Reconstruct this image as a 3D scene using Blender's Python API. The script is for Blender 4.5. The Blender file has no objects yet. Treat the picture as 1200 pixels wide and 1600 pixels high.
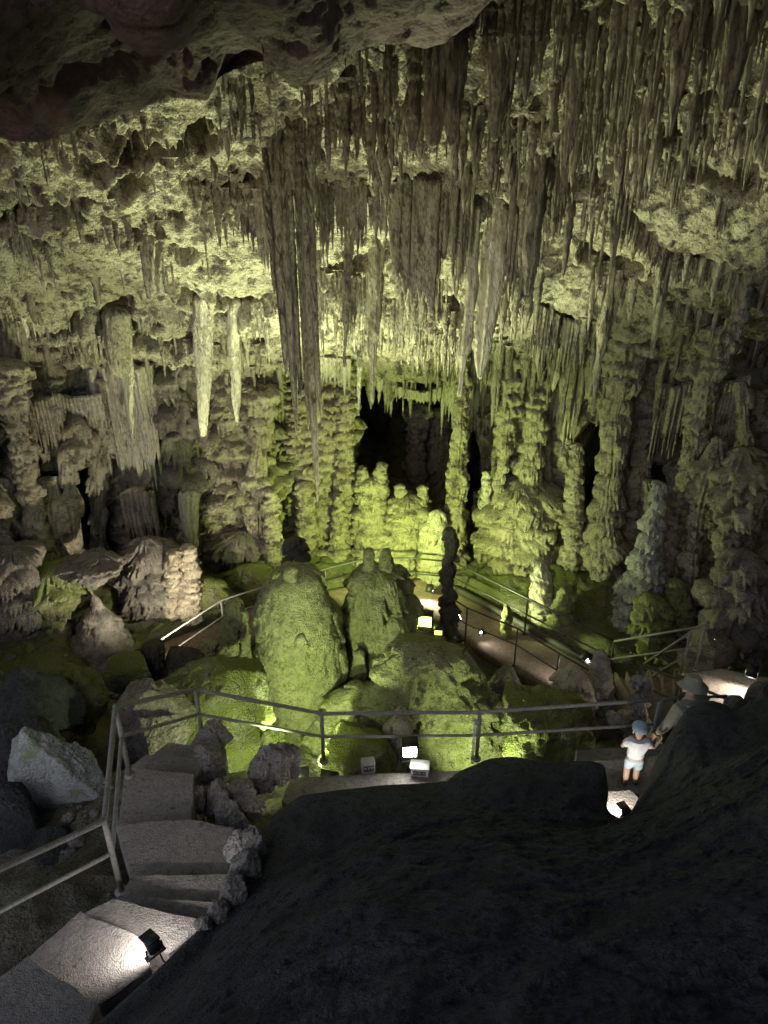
import bpy, math, random
import numpy as np
from mathutils import Vector, Matrix

sc = bpy.context.scene
col = sc.collection
rng = np.random.default_rng(7)
random.seed(7)
R = math.radians

# ------------------------------------------------------------------ camera frame (photo pixels 1200 x 1600)
F = 1209.0
PITCH = R(28.0)
SP, CP = math.sin(PITCH), math.cos(PITCH)

def at(px, py, D):
    """world point seen at a photo pixel, D metres ahead of the viewer (camera stands at the origin)"""
    a, b = (px - 600) / F, (800 - py) / F
    fy = CP + b * SP
    k = D / fy
    return np.array([a * k, D, (-SP + b * CP) * k])

def at_z(px, py, z):
    a, b = (px - 600) / F, (800 - py) / F
    k = z / (-SP + b * CP)
    return np.array([a * k, (CP + b * SP) * k, z])

def depth_of(p):
    return p[1] * CP - p[2] * SP

def project(P):
    P = np.asarray(P)
    d = P[..., 1] * CP - P[..., 2] * SP
    u = P[..., 1] * SP + P[..., 2] * CP
    return 600 + F * P[..., 0] / d, 800 - F * u / d, d

# ------------------------------------------------------------------ noise
def _h(i, j, k, s):
    n = (i * np.int64(374761393) + j * np.int64(668265263) + k * np.int64(2147483647) + s * np.int64(1274126177)) & 0xFFFFFFFF
    n = ((n ^ (n >> 13)) * np.int64(1274126177)) & 0xFFFFFFFF
    n = ((n ^ (n >> 16)) * np.int64(2246822519)) & 0xFFFFFFFF
    return n ^ (n >> 15)

def vnoise(P, s=0):
    """gradient noise in about -1..1; P (...,3)"""
    P = np.asarray(P, dtype=np.float64)
    I = np.floor(P).astype(np.int64); f = P - I
    w = f * f * f * (f * (f * 6 - 15) + 10)
    out = 0
    for dx in (0, 1):
        wx = w[..., 0] if dx else 1 - w[..., 0]
        for dy in (0, 1):
            wy = w[..., 1] if dy else 1 - w[..., 1]
            for dz in (0, 1):
                wz = w[..., 2] if dz else 1 - w[..., 2]
                hh = _h(I[..., 0] + dx, I[..., 1] + dy, I[..., 2] + dz, s)
                gx = (hh & 1023) / 511.5 - 1; gy = ((hh >> 10) & 1023) / 511.5 - 1; gz = ((hh >> 20) & 1023) / 511.5 - 1
                out = out + wx * wy * wz * (gx * (f[..., 0] - dx) + gy * (f[..., 1] - dy) + gz * (f[..., 2] - dz))
    return out * 1.3

def fbm(P, sc_=1.0, oct_=4, s=0, gain=.5, ridge=False):
    P = np.asarray(P, dtype=np.float64) * sc_
    a, o = 1.0, 0
    for k in range(oct_):
        n = vnoise(P, s + k * 17)
        if ridge: n = 1 - 2 * np.abs(n) * 1.3
        o = o + a * n
        a *= gain; P = P * 2.03 + 3.7
    return o

def voro(P, sc_=1.0, s=0):
    """F1 and F2 distances"""
    P = np.asarray(P, dtype=np.float64) * sc_
    I = np.floor(P).astype(np.int64); f = P - I
    d1 = np.full(P.shape[:-1], 9.0); d2 = d1.copy()
    for dx in (-1, 0, 1):
        for dy in (-1, 0, 1):
            for dz in (-1, 0, 1):
                hh = _h(I[..., 0] + dx, I[..., 1] + dy, I[..., 2] + dz, s)
                x = dx + (hh & 1023) / 1023 - f[..., 0]; y = dy + ((hh >> 10) & 1023) / 1023 - f[..., 1]; z = dz + ((hh >> 20) & 1023) / 1023 - f[..., 2]
                d = x * x + y * y + z * z
                d2 = np.minimum(d2, np.maximum(d1, d)); d1 = np.minimum(d1, d)
    return np.sqrt(d1), np.sqrt(d2)

def sstep(a, b, x):
    t = np.clip((x - a) / (b - a), 0, 1)
    return t * t * (3 - 2 * t)

# ------------------------------------------------------------------ objects
def tag(o, label=None, cat=None, group=None, kind=None):
    if label: o['label'] = label
    if cat: o['category'] = cat
    if group: o['group'] = group
    if kind: o['kind'] = kind
    return o

def empty(name, loc, label, cat, group=None):
    o = bpy.data.objects.new(name, None); col.objects.link(o)
    o.empty_display_size = .1
    o.location = Vector([float(c) for c in loc])
    return tag(o, label, cat, group)

def raw_mesh(name, V, faces):
    """faces: list of int arrays (n,3) or (n,4)"""
    me = bpy.data.meshes.new(name)
    V = np.ascontiguousarray(np.asarray(V, dtype=np.float32).reshape(-1, 3))
    faces = [np.asarray(f, dtype=np.int32) for f in faces if len(f)]
    me.vertices.add(len(V)); me.vertices.foreach_set('co', V.ravel())
    loops = np.concatenate([f.ravel() for f in faces])
    cnt = np.concatenate([np.full(len(f), f.shape[1], np.int32) for f in faces])
    st = np.concatenate([[0], np.cumsum(cnt)[:-1]]).astype(np.int32)
    me.loops.add(len(loops)); me.loops.foreach_set('vertex_index', loops)
    me.polygons.add(len(cnt)); me.polygons.foreach_set('loop_start', st); me.polygons.foreach_set('loop_total', cnt)
    return me

def link(name, V, faces, mat, parent=None, loc=None, smooth=True):
    V = np.asarray(V, dtype=np.float64).reshape(-1, 3)
    if parent is not None:
        base = np.array(parent.location)
        p = parent.parent
        while p is not None:
            base = base + np.array(p.location); p = p.parent
    else:
        base = np.array(loc) if loc is not None else np.array([V[:, 0].mean(), V[:, 1].mean(), V[:, 2].min()])
    me = raw_mesh(name, V - base, faces)
    me.polygons.foreach_set('use_smooth', np.full(len(me.polygons), bool(smooth)))
    me.materials.append(mat)
    me.update(); me.validate()
    o = bpy.data.objects.new(name, me); col.objects.link(o)
    if parent is not None: o.parent = parent
    else: o.location = Vector([float(c) for c in base])
    return o

def gridfaces(nu, nv, closeu=False, closev=False, off=0, flip=False):
    iu = np.arange(nu if closeu else nu - 1); iv = np.arange(nv if closev else nv - 1)
    a, b = np.meshgrid(iu, iv, indexing='ij')
    a2, b2 = (a + 1) % nu, (b + 1) % nv
    q = np.stack([a * nv + b, a2 * nv + b, a2 * nv + b2, a * nv + b2], -1).reshape(-1, 4) + off
    return q[:, ::-1] if flip else q

class MB:
    """collects shapes into one mesh"""
    def __init__(s): s.V = []; s.Fq = []; s.Ft = []; s.n = 0
    def add(s, V, quads=(), tris=()):
        V = np.asarray(V, dtype=np.float64).reshape(-1, 3)
        if len(quads): s.Fq.append(np.asarray(quads) + s.n)
        if len(tris): s.Ft.append(np.asarray(tris) + s.n)
        s.V.append(V); s.n += len(V); return s
    def box(s, c, size, rz=0.0, M=None, bevel=.0):
        """box with chamfered edges"""
        hx, hy, hz = [v / 2 for v in size]
        b = min(bevel, hx * .45, hy * .45, hz * .45)
        if M is None: M = Matrix.Rotation(rz, 3, 'Z')
        M = np.array(M)
        if b <= 0:
            V = np.array([[x, y, z] for x in (-hx, hx) for y in (-hy, hy) for z in (-hz, hz)])
            q = [[0, 1, 3, 2], [4, 6, 7, 5], [0, 4, 5, 1], [2, 3, 7, 6], [0, 2, 6, 4], [1, 5, 7, 3]]
            return s.add(V @ M.T + np.asarray(c), q)
        # rings along z, rounded rectangle in xy
        def ring(ix, iy, z):
            return [[-ix + b, -iy, z], [ix - b, -iy, z], [ix, -iy + b, z], [ix, iy - b, z], [ix - b, iy, z], [-ix + b, iy, z], [-ix, iy - b, z], [-ix, -iy + b, z]]
        V = ring(hx - b, hy - b, -hz) + ring(hx, hy, -hz + b) + ring(hx, hy, hz - b) + ring(hx - b, hy - b, hz)
        q = []
        for r in range(3):
            for k in range(8):
                k2 = (k + 1) % 8
                q.append([r * 8 + k, r * 8 + k2, r * 8 + 8 + k2, r * 8 + 8 + k])
        q += [[0, 3, 2, 1], [0, 5, 4, 3], [0, 7, 6, 5], [24, 25, 26, 27], [24, 27, 28, 29], [24, 29, 30, 31]]
        return s.add(np.array(V) @ M.T + np.asarray(c), q)
    def tube(s, pts, r, n=12, cap=True):
        pts = [np.asarray(p, dtype=np.float64) for p in pts]
        m = len(pts); rr = r if hasattr(r, '__len__') else [r] * m
        V = []; ref = None
        for i, p in enumerate(pts):
            t = (pts[min(i + 1, m - 1)] - pts[max(i - 1, 0)]); t = t / np.linalg.norm(t)
            if ref is None:
                ref = np.array([0, 0, 1.]) if abs(t[2]) < .9 else np.array([1., 0, 0])
            a = np.cross(t, ref); a /= np.linalg.norm(a); b = np.cross(a, t); ref = b
            th = np.arange(n) / n * 2 * np.pi
            V.append(p + rr[i] * (np.cos(th)[:, None] * a + np.sin(th)[:, None] * b))
        V = np.concatenate(V)
        q = []
        for i in range(m - 1):
            for k in range(n):
                k2 = (k + 1) % n
                q.append([i * n + k, i * n + k2, (i + 1) * n + k2, (i + 1) * n + k])
        tr = []
        if cap:
            V = np.concatenate([V, [pts[0]], [pts[-1]]])
            c0, c1 = m * n, m * n + 1
            for k in range(n):
                k2 = (k + 1) % n
                tr.append([c0, k2, k]); tr.append([c1, (m - 1) * n + k, (m - 1) * n + k2])
        return s.add(V, q, tr)
    def sphere(s, c, r, nu=16, nv=10, M=None):
        r = np.array(r if hasattr(r, '__len__') else [r] * 3)
        th = np.arange(nu) / nu * 2 * np.pi; ph = np.linspace(0.001, np.pi - .001, nv)
        V = np.stack([np.outer(np.cos(th), np.sin(ph)), np.outer(np.sin(th), np.sin(ph)), np.outer(np.ones(nu), np.cos(ph))], -1) * r
        if M is not None: V = V @ np.array(M).T
        return s.add(V.reshape(-1, 3) + np.asarray(c), gridfaces(nu, nv, True, flip=True))
    def build(s, name, mat, parent=None, loc=None, smooth=True):
        fs = []
        if s.Fq: fs.append(np.concatenate(s.Fq))
        if s.Ft: fs.append(np.concatenate(s.Ft))
        return link(name, np.concatenate(s.V), fs, mat, parent, loc, smooth)

# ------------------------------------------------------------------ materials
def rock(name, c0, c1, c2=None, stain=None, moss=None, scale=1.0, bump=.5, bscale=1.0, rough=.78, streak=1.0, stain_amt=.5, moss_amt=.5, moss_up=.5, moss_y=None, grain=.34):
    m = bpy.data.materials.new(name); m.use_nodes = True
    nt = m.node_tree; N, L = nt.nodes, nt.links
    bs = N['Principled BSDF']
    geo = N.new('ShaderNodeNewGeometry')
    mp = N.new('ShaderNodeMapping'); mp.inputs['Scale'].default_value = (1, 1, streak)
    L.new(geo.outputs['Position'], mp.inputs['Vector'])
    def noise(sca, det, ro=.55):
        n = N.new('ShaderNodeTexNoise'); n.inputs['Scale'].default_value = sca; n.inputs['Detail'].default_value = det; n.inputs['Roughness'].default_value = ro
        L.new(mp.outputs['Vector'], n.inputs['Vector']); return n.outputs['Fac']
    def remap(x, a, b):
        r = N.new('ShaderNodeMapRange'); r.interpolation_type = 'SMOOTHSTEP'
        L.new(x, r.inputs['Value']); r.inputs['From Min'].default_value = a; r.inputs['From Max'].default_value = b
        return r.outputs['Result']
    def mix(fac, A, B):
        x = N.new('ShaderNodeMix'); x.data_type = 'RGBA'
        L.new(fac, x.inputs['Factor'])
        for v, i in ((A, 6), (B, 7)):
            if isinstance(v, tuple): x.inputs[i].default_value = (*v, 1)
            else: L.new(v, x.inputs[i])
        return x.outputs[2]
    c = mix(remap(noise(1.3 * scale, 7), .35, .65), c0, c1)
    if c2: c = mix(remap(noise(6 * scale, 6, .65), .45, .68), c, c2)
    if stain: c = mix(remap(noise(3.1 * scale, 9, .7), .66 - .25 * stain_amt, .74 - .2 * stain_amt), c, stain)
    fin = noise(22 * scale, 6, .7)
    gm = N.new('ShaderNodeMath'); gm.operation = 'MULTIPLY'; L.new(remap(fin, .50, .62), gm.inputs[0]); L.new(remap(noise(1.9 * scale, 5, .6), .36, .62), gm.inputs[1])
    c = mix(gm.outputs[0], c, tuple(v * grain for v in c0))
    if moss:
        sx = N.new('ShaderNodeSeparateXYZ'); L.new(geo.outputs['Normal'], sx.inputs[0])
        ma = N.new('ShaderNodeMath'); ma.operation = 'MULTIPLY_ADD'; L.new(sx.outputs['Z'], ma.inputs[0]); ma.inputs[1].default_value = moss_up * .3
        L.new(noise(2.2 * scale, 8, .65), ma.inputs[2])
        mo = remap(ma.outputs[0], .72 - .4 * moss_amt, .86 - .4 * moss_amt)
        if moss_y:
            sy = N.new('ShaderNodeSeparateXYZ'); L.new(geo.outputs['Position'], sy.inputs[0])
            mm = N.new('ShaderNodeMath'); mm.operation = 'MULTIPLY'; L.new(mo, mm.inputs[0]); L.new(remap(sy.outputs['Y'], *moss_y), mm.inputs[1]); mo = mm.outputs[0]
        c = mix(mo, c, moss)
    L.new(c, bs.inputs['Base Color'])
    bs.inputs['Roughness'].default_value = rough
    bs.inputs['Specular IOR Level'].default_value = .35
    if bump:
        n1 = noise(13 * bscale, 9, .72); v = N.new('ShaderNodeTexVoronoi'); v.inputs['Scale'].default_value = 34 * bscale
        L.new(mp.outputs['Vector'], v.inputs['Vector'])
        ad = N.new('ShaderNodeMath'); ad.operation = 'MULTIPLY_ADD'; L.new(v.outputs['Distance'], ad.inputs[0]); ad.inputs[1].default_value = .35; L.new(n1, ad.inputs[2])
        b = N.new('ShaderNodeBump'); b.inputs['Strength'].default_value = bump; b.inputs['Distance'].default_value = .18 / bscale
        L.new(ad.outputs[0], b.inputs['Height']); L.new(b.outputs['Normal'], bs.inputs['Normal'])
    return m

def plain(name, c, rough=.5, metal=0.0, bump=0.0, vary=.0, scale=30):
    m = bpy.data.materials.new(name); m.use_nodes = True
    nt = m.node_tree; N, L = nt.nodes, nt.links; bs = N['Principled BSDF']
    bs.inputs['Base Color'].default_value = (*c, 1); bs.inputs['Roughness'].default_value = rough; bs.inputs['Metallic'].default_value = metal
    if vary or bump:
        n = N.new('ShaderNodeTexNoise'); n.inputs['Scale'].default_value = scale; n.inputs['Detail'].default_value = 6
        geo = N.new('ShaderNodeNewGeometry'); L.new(geo.outputs['Position'], n.inputs['Vector'])
        if vary:
            x = N.new('ShaderNodeMix'); x.data_type = 'RGBA'; L.new(n.outputs['Fac'], x.inputs['Factor'])
            x.inputs[6].default_value = (*[v * (1 - vary) for v in c], 1); x.inputs[7].default_value = (*[min(1, v * (1 + vary)) for v in c], 1)
            L.new(x.outputs[2], bs.inputs['Base Color'])
        if bump:
            b = N.new('ShaderNodeBump'); b.inputs['Strength'].default_value = bump; b.inputs['Distance'].default_value = .02
            L.new(n.outputs['Fac'], b.inputs['Height']); L.new(b.outputs['Normal'], bs.inputs['Normal'])
    return m

def glow(name, c, s):
    m = bpy.data.materials.new(name); m.use_nodes = True
    bs = m.node_tree.nodes['Principled BSDF']
    bs.inputs['Base Color'].default_value = (.8, .8, .8, 1)
    bs.inputs['Emission Color'].default_value = (*c, 1); bs.inputs['Emission Strength'].default_value = s
    return m

M = {}
M['ceiling'] = rock('ceiling_limestone', (.40, .36, .26), (.50, .47, .36), (.30, .26, .19), stain=(.09, .075, .06), stain_amt=0.66, scale=1.2, bump=.8)
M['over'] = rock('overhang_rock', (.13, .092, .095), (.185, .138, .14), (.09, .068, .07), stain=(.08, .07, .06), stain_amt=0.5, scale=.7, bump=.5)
M['wall'] = rock('wall_flowstone', (.33, .29, .21), (.42, .38, .28), (.25, .21, .15), stain=(.10, .08, .06), stain_amt=0.55, scale=1.0, bump=.6)
M['stal'] = rock('stalactite_stone', (.29, .26, .19), (.39, .36, .28), (.21, .18, .13), stain=(.09, .075, .06), stain_amt=0.58, scale=1.4, bump=.7, streak=.35)
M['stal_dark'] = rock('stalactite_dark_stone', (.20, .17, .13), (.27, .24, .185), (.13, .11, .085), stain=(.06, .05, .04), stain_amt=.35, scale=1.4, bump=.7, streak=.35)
M['stal_pale'] = rock('stalactite_pale_stone', (.45, .42, .33), (.55, .52, .42), (.36, .31, .23), stain=(.16, .13, .1), stain_amt=0.4, scale=1.4, bump=.6, streak=.35)
M['beige'] = rock('beige_flowstone', (.40, .33, .25), (.50, .43, .34), (.28, .21, .16), stain=(.10, .08, .06), stain_amt=0.45, scale=1.2, bump=.6)
M['grey'] = rock('grey_flowstone', (.36, .35, .32), (.46, .45, .42), (.24, .22, .2), stain=(.08, .07, .06), stain_amt=.3, scale=1.2, bump=.6)
M['green'] = rock('algae_flowstone', (.26, .27, .12), (.34, .34, .17), (.17, .17, .08), stain=(.06, .06, .035), stain_amt=.25, moss=(.19, .22, .055), moss_amt=.4, scale=1.2, bump=.7)
M['dome'] = rock('dome_flowstone', (.30, .31, .15), (.38, .38, .21), (.21, .22, .10), stain=(.12, .12, .06), stain_amt=.25, moss=(.22, .25, .07), moss_amt=.2, scale=1.0, bump=.9, bscale=1.3)
M['shadedst'] = rock('shaded_stalagmite', (.07, .065, .055), (.10, .09, .075), (.05, .045, .04), scale=1.2, bump=.7)  # near-black: the shade on these stones is put into their colour
M['ground'] = rock('cave_ground', (.16, .15, .11), (.22, .20, .15), (.11, .10, .075), moss=(.165, .18, .06), moss_amt=.5, moss_up=.4, moss_y=(8.0, 12.0), scale=1.0, bump=.8)
M['moss'] = rock('mossy_rock', (.26, .26, .14), (.34, .34, .20), (.15, .16, .07), moss=(.235, .265, .065), moss_amt=.5, scale=1.6, bump=.9)
M['boulder'] = rock('grey_boulder', (.20, .19, .175), (.27, .26, .24), (.13, .12, .11), stain=(.07, .065, .06), stain_amt=.25, scale=1.6, bump=.7)
M['slab'] = rock('slab_boulder', (.36, .38, .38), (.46, .47, .46), (.26, .28, .28), moss=(.22, .27, .14), moss_amt=.5, moss_up=0, scale=1.3, bump=.6)
M['brown'] = rock('brown_flowstone', (.22, .19, .165), (.29, .255, .225), (.15, .125, .11), stain=(.07, .06, .05), stain_amt=.3, scale=1.6, bump=.7)
M['border'] = rock('border_stone', (.42, .38, .35), (.52, .48, .45), (.28, .245, .22), stain=(.09, .075, .065), stain_amt=.35, scale=3.0, bump=.8)
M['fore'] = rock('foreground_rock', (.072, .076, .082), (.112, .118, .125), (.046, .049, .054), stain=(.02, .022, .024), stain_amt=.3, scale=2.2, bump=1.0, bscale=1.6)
M['step'] = rock('step_concrete', (.30, .27, .25), (.38, .345, .32), (.23, .2, .185), stain=(.14, .12, .11), stain_amt=.35, scale=3.5, bump=.8, bscale=2.5, rough=.85, grain=.72)
M['path'] = rock('path_concrete', (.24, .18, .15), (.30, .23, .19), (.18, .13, .11), scale=2.5, bump=.5, bscale=2)
M['steel'] = rock('galvanised_steel', (.20, .20, .195), (.26, .26, .25), (.17, .13, .10), stain=(.10, .06, .035), stain_amt=.3, scale=6, bump=.12, bscale=3, rough=.5, grain=.8)
M['steel_dark'] = plain('dark_painted_steel', (.05, .05, .05), .5, .3, vary=.3)
M['black'] = plain('black_lamp_housing', (.02, .02, .022), .5)
M['box_white'] = plain('white_plastic', (.6, .6, .58), .5, vary=.1)
M['box_grey'] = plain('grey_plastic', (.3, .31, .3), .5, vary=.1)
M['box_dark'] = plain('dark_panel', (.06, .06, .06), .4)
M['kerb'] = plain('dark_kerb', (.07, .065, .06), .8, bump=.4, vary=.3)
# ------------------------------------------------------------------ flowstone lobes (tiers with icicle fringes)
def lobe_field(nu, nv, du, dv, lobes, rg, wrap=False, flute=.018, pipe=.075, fringe=.62, groove=.8):
    """outward displacement of stacked flowstone caps; lobe = (u, v_top, half width, height, amount)"""
    D = np.zeros((nu, nv))
    for (uc, vt, w, h, am) in lobes:
        i0, i1 = int(math.floor((uc - w) / du)), int(math.ceil((uc + w) / du))
        if not wrap: i0, i1 = max(0, i0), min(nu - 1, i1)
        if i1 <= i0 + 1: continue
        ii = np.arange(i0, i1 + 1); u = ii * du
        a = np.clip((u - uc) / w, -1, 1); env = np.sqrt(1 - a * a)
        j0, j1 = max(0, int((vt - h * 1.15) / dv)), min(nv - 1, int(math.ceil(vt / dv)))
        if j1 <= j0: continue
        jj = np.arange(j0, j1 + 1)
        tt = np.clip((vt - jj * dv), 0, None)[None, :]
        core = h * (1 - fringe) * (.35 + .65 * env ** .8) * (1 + .12 * np.sin(u * 9 + vt * 5))
        q = np.clip(tt / (.5 * h), 0, 1)
        prof = am * (env ** .6)[:, None] * np.sqrt(1 - (1 - q) ** 2)
        npipe = max(3, int(2 * w / pipe * 1.15))
        pu = uc + (np.linspace(-.95, .95, npipe) + rg.normal(0, .35 / npipe, npipe)) * w
        pr = pipe * (.45 + .5 * rg.random(npipe)); pl = .25 + .75 * rg.random(npipe)
        x = (u[:, None] - pu) / pr
        rk = np.sqrt(np.clip(1 - x * x, 0, 1))                       # (u, pipe)
        rip = rk.max(1)
        skirt = np.where(tt < core[:, None], prof * (1 - groove * (1 - rip[:, None]) * sstep(.12, .6, tt / h)), 0)
        over = np.clip((tt[:, :, None] - core[:, None, None]) / (h * fringe * pl * (.3 + .7 * env[:, None, None]) + 1e-6), 0, 1.001)
        tip = np.sqrt(np.clip(1 - over, 0, 1))
        xx = np.abs(x)[:, None, :] / np.maximum(tip, .05)
        pip = (np.sqrt(np.clip(1 - xx * xx, 0, 1)) * (over < 1)).max(2)
        fr = am * (env ** .6)[:, None] * (.45 * (pip > 0) + .5 * pip) * (tt >= core[:, None])
        val = np.maximum(skirt, fr)
        im = ii % nu if wrap else ii
        blk = D[np.ix_(im, jj)]
        D[np.ix_(im, jj)] = np.maximum(blk, val)
    return D

def lobe_grid(W, H, tier_h, lobe_w, amp, rg, wrap=False, cover=1.0):
    """staggered stacks of caps: each starts where the one above ends, so the undercuts stay open"""
    out = []; n = max(3, int(round(W / (2 * lobe_w * .80)))); cell = W / n
    for k in range(n):
        zt = H + rg.random() * tier_h
        while zt > .05:
            h = tier_h * (.6 + .8 * rg.random())
            if rg.random() < cover:
                out.append(((k + .5 + rg.normal(0, .16)) * cell, zt, lobe_w * (.75 + .6 * rg.random()), h * 1.12, amp * (.55 + .8 * rg.random())))
            zt -= h * (.86 + .25 * rg.random())
    rg.shuffle(out)
    return out

# ------------------------------------------------------------------ ceiling: a slope dropping away from the viewer
CY = np.array([1, 4, 6.5, 9, 10, 11, 12.3, 13.8, 15.6, 17.2, 17.9, 18.6, 20.5])
CZ = np.array([5.0, 3.6, 2.3, .86, .36, -.31, -1.19, -2.36, -3.9, -5.55, -6.05, -5.9, -5.4])
def smooth_interp(x, X, Y, w=.35):
    return sum(np.interp(x + d * w, X, Y) for d in (-1, -.5, 0, .5, 1)) / 5
def ceil_z(x, y):
    return smooth_interp(y, CY, CZ) + .30 * np.sin(x * .55 + 1.0) * sstep(7, 10, y) * sstep(18.5, 15, y) - .35 * sstep(5.5, 9.5, np.abs(x)) * sstep(9, 13, y)
def ceil_hit(px, py):
    """where the sight line of a photo pixel meets the smooth ceiling"""
    lo = 5.0
    for D in np.arange(5.0, 19.0, .05):
        p = at(px, py, D)
        if p[2] >= ceil_z(p[0], p[1]): return p
    return at(px, py, 18.0)

def polyline_dist(X, Y, pts):
    d = np.full(X.shape, 1e9); side = np.zeros(X.shape)
    for a, b in zip(pts[:-1], pts[1:]):
        ax, ay, bx, by = a[0], a[1], b[0], b[1]
        vx, vy = bx - ax, by - ay; l2 = vx * vx + vy * vy + 1e-9
        t = np.clip(((X - ax) * vx + (Y - ay) * vy) / l2, 0, 1)
        dd = np.hypot(X - ax - t * vx, Y - ay - t * vy)
        s_ = (X - ax) * vy - (Y - ay) * vx
        side = np.where(dd < d, np.sign(s_), side); d = np.minimum(d, dd)
    return d, side

CRACKS = [  # photo pixel polylines of the dark fissures
    [(975, 322), (992, 340), (1010, 358), (1050, 398), (1108, 404), (1130, 420), (1162, 436), (1185, 456)],
    [(826, 466), (850, 480), (868, 492), (895, 498), (935, 518)],
    [(910, 390), (945, 420), (975, 425), (1000, 430)],
    [(1050, 468), (1090, 475), (1140, 502)],
    [(340, 462), (372, 470), (400, 466), (422, 462)], [(285, 462), (310, 472), (345, 478), (372, 474)],
    [(490, 420), (520, 415), (560, 412), (590, 400)], [(205, 535), (250, 530), (275, 530)], [(275, 530), (300, 525), (330, 530), (410, 532)],
    [(40, 522), (85, 520), (115, 512), (150, 520)], [(45, 568), (80, 555), (160, 548)],
    [(590, 468), (650, 470), (700, 472), (730, 480)], [(340, 290), (370, 288), (400, 275)],
    [(0, 332), (30, 308), (75, 302), (105, 306)], [(60, 120), (180, 210), (330, 210)], [(640, 290), (700, 300), (790, 330)],
    [(905, 290), (935, 275), (975, 262)], [(120, 235), (150, 250), (215, 210)],
]
HOLES = [  # px, py, rx, ry, depth
    (150, 492, 44, 13, .9), (200, 488, 9, 20, .8), (1140, 285, 44, 18, .9), (1105, 272, 14, 7, .5), (660, 268, 32, 14, .7), (545, 284, 34, 9, .6),
    (308, 200, 22, 30, 1.1), (200, 275, 34, 20, .6), (65, 375, 14, 10, .4), (210, 350, 16, 8, .35), (105, 452, 14, 7, .4), (230, 512, 20, 12, .5),
    (845, 175, 36, 16, .5), (880, 235, 16, 14, .5), (1030, 285, 9, 9, .4), (785, 322, 16, 6, .4), (280, 395, 20, 14, .4), (925, 540, 8, 10, .4),
    (120, 300, 20, 12, .35), (270, 330, 16, 8, .3), (590, 385, 12, 8, .35), (1050, 200, 14, 30, .4), (640, 95, 18, 10, .5), (690, 60, 12, 18, .4), (490, 250, 12, 12, .4),
]
nx, ny = 700, 640
xs = np.linspace(-12.5, 12.5, nx)
ys = np.interp(np.linspace(0, 1, ny), [0, .12, 1], [2.0, 8.0, 20.5])
X, Y = np.meshgrid(xs, ys, indexing='ij')
wx = .22 * fbm(np.stack([X, Y, 0 * X], -1), .9, 3, 91)
Z = ceil_z(X, Y)
P3 = np.stack([X, Y, Z], -1)
gx, gy = np.gradient(Z, xs, axis=0), np.gradient(Z, ys, axis=1)
Nn = np.stack([gx, gy, -np.ones_like(Z)], -1); Nn /= np.linalg.norm(Nn, axis=-1, keepdims=True)   # points down into the cave
disp = .30 * fbm(P3, .45, 3, 3)
f1, f2 = voro(P3 + .25 * fbm(P3, 1.2, 2, 5)[..., None], .95, 11)
rough_zone = sstep(-.15, .35, fbm(P3, .33, 2, 41) + .25 * sstep(13.5, 11, Y))       # rough popcorn areas against smoother sheets
disp += (.06 + .12 * rough_zone) * (f1 - .5) * -1.0 + .05 * sstep(0, .12, f2 - f1)
disp += (.03 + .06 * rough_zone) * fbm(P3, 2.6, 4, 21, .58, ridge=True)
h1, h2 = voro(P3 * np.array([1, 1, .8]), 5.5, 15)
disp += (.03 + .13 * rough_zone) * (.5 - h1)
disp += .035 * fbm(P3, 10, 3, 33, .6)
ppx, ppy, _ = project(P3)
ppx2 = ppx + 26 * fbm(P3, 1.6, 3, 51); ppy2 = ppy + 22 * fbm(P3, 1.6, 3, 52)
for ln in CRACKS:
    pts = [(p[0] + 0.0, p[1]) for p in ln]
    d, side = polyline_dist(ppx + 9 * fbm(P3, 3.5, 3, 61), ppy + 7 * fbm(P3, 3.5, 3, 62), pts)
    ww = 4.6 + 2.0 * vnoise(P3 * 2.0, 7)
    disp -= .6 * np.exp(-(d / ww) ** 2)
    disp += .16 * np.exp(-((d - 10) / 9.0) ** 2) * (side < 0)      # the lower lip of the fissure stands forward
for (hx, hy, rx, ry, dp) in HOLES:
    r_ = np.sqrt(((ppx2 - hx) / rx) ** 2 + ((ppy2 - hy) / ry) ** 2)
    disp -= dp * sstep(1.25, .75, r_)
CP3 = P3 + Nn * disp[..., None]
ceiling_V = CP3
o = link('ceiling', CP3, [gridfaces(nx, ny)], M['ceiling'], loc=(0, 12, 0)); tag(o, kind='structure')
# image-space index of the ceiling for hanging things
_cpx, _cpy, _cd = project(CP3)
_sub = (slice(None, None, 2), slice(None, None, 2))
IX, IY, IP = _cpx[_sub].ravel(), _cpy[_sub].ravel(), CP3[_sub].reshape(-1, 3)
_keep = (IX > -300) & (IX < 1500) & (IY > -260) & (IY < 700) & (IP[:, 1] < 18.3) & (IP[:, 1] > 7)
IX, IY, IP = IX[_keep], IY[_keep], IP[_keep]
def ceil_at(px, py):
    k = np.argmin((IX - px) ** 2 + (IY - py) ** 2)
    return IP[k]

# ------------------------------------------------------------------ the nearer smooth roof at upper left
lip_wobble = 1
lip = [(-420, 215, 7.2), (-200, 200, 7.4), (0, 183, 7.6), (90, 186, 7.6), (150, 178, 7.5), (215, 150, 7.5), (265, 140, 7.6), (340, 148, 7.7), (400, 142, 7.8), (440, 168, 7.9), (480, 172, 8.0), (520, 140, 8.1), (580, 85, 8.3), (640, 50, 8.4), (720, 2, 8.5), (820, -60, 8.6), (950, -140, 8.7)]
nu, nv = 420, 260
tl = np.linspace(0, 1, nu)
lp = np.array([at(*l) for l in lip]); ls = np.linspace(0, 1, len(lip))
LP = np.stack([smooth_interp(tl, ls, lp[:, k], .012) for k in range(3)], -1)
vs = np.linspace(0, 1, nv)
LP = LP + .16 * np.stack([vnoise(LP * 1.7, 3), vnoise(LP * 1.7, 4), .7 * vnoise(LP * 2.2, 5)], -1)
near = LP + np.array([0, -5.2, 2.35])
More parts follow.
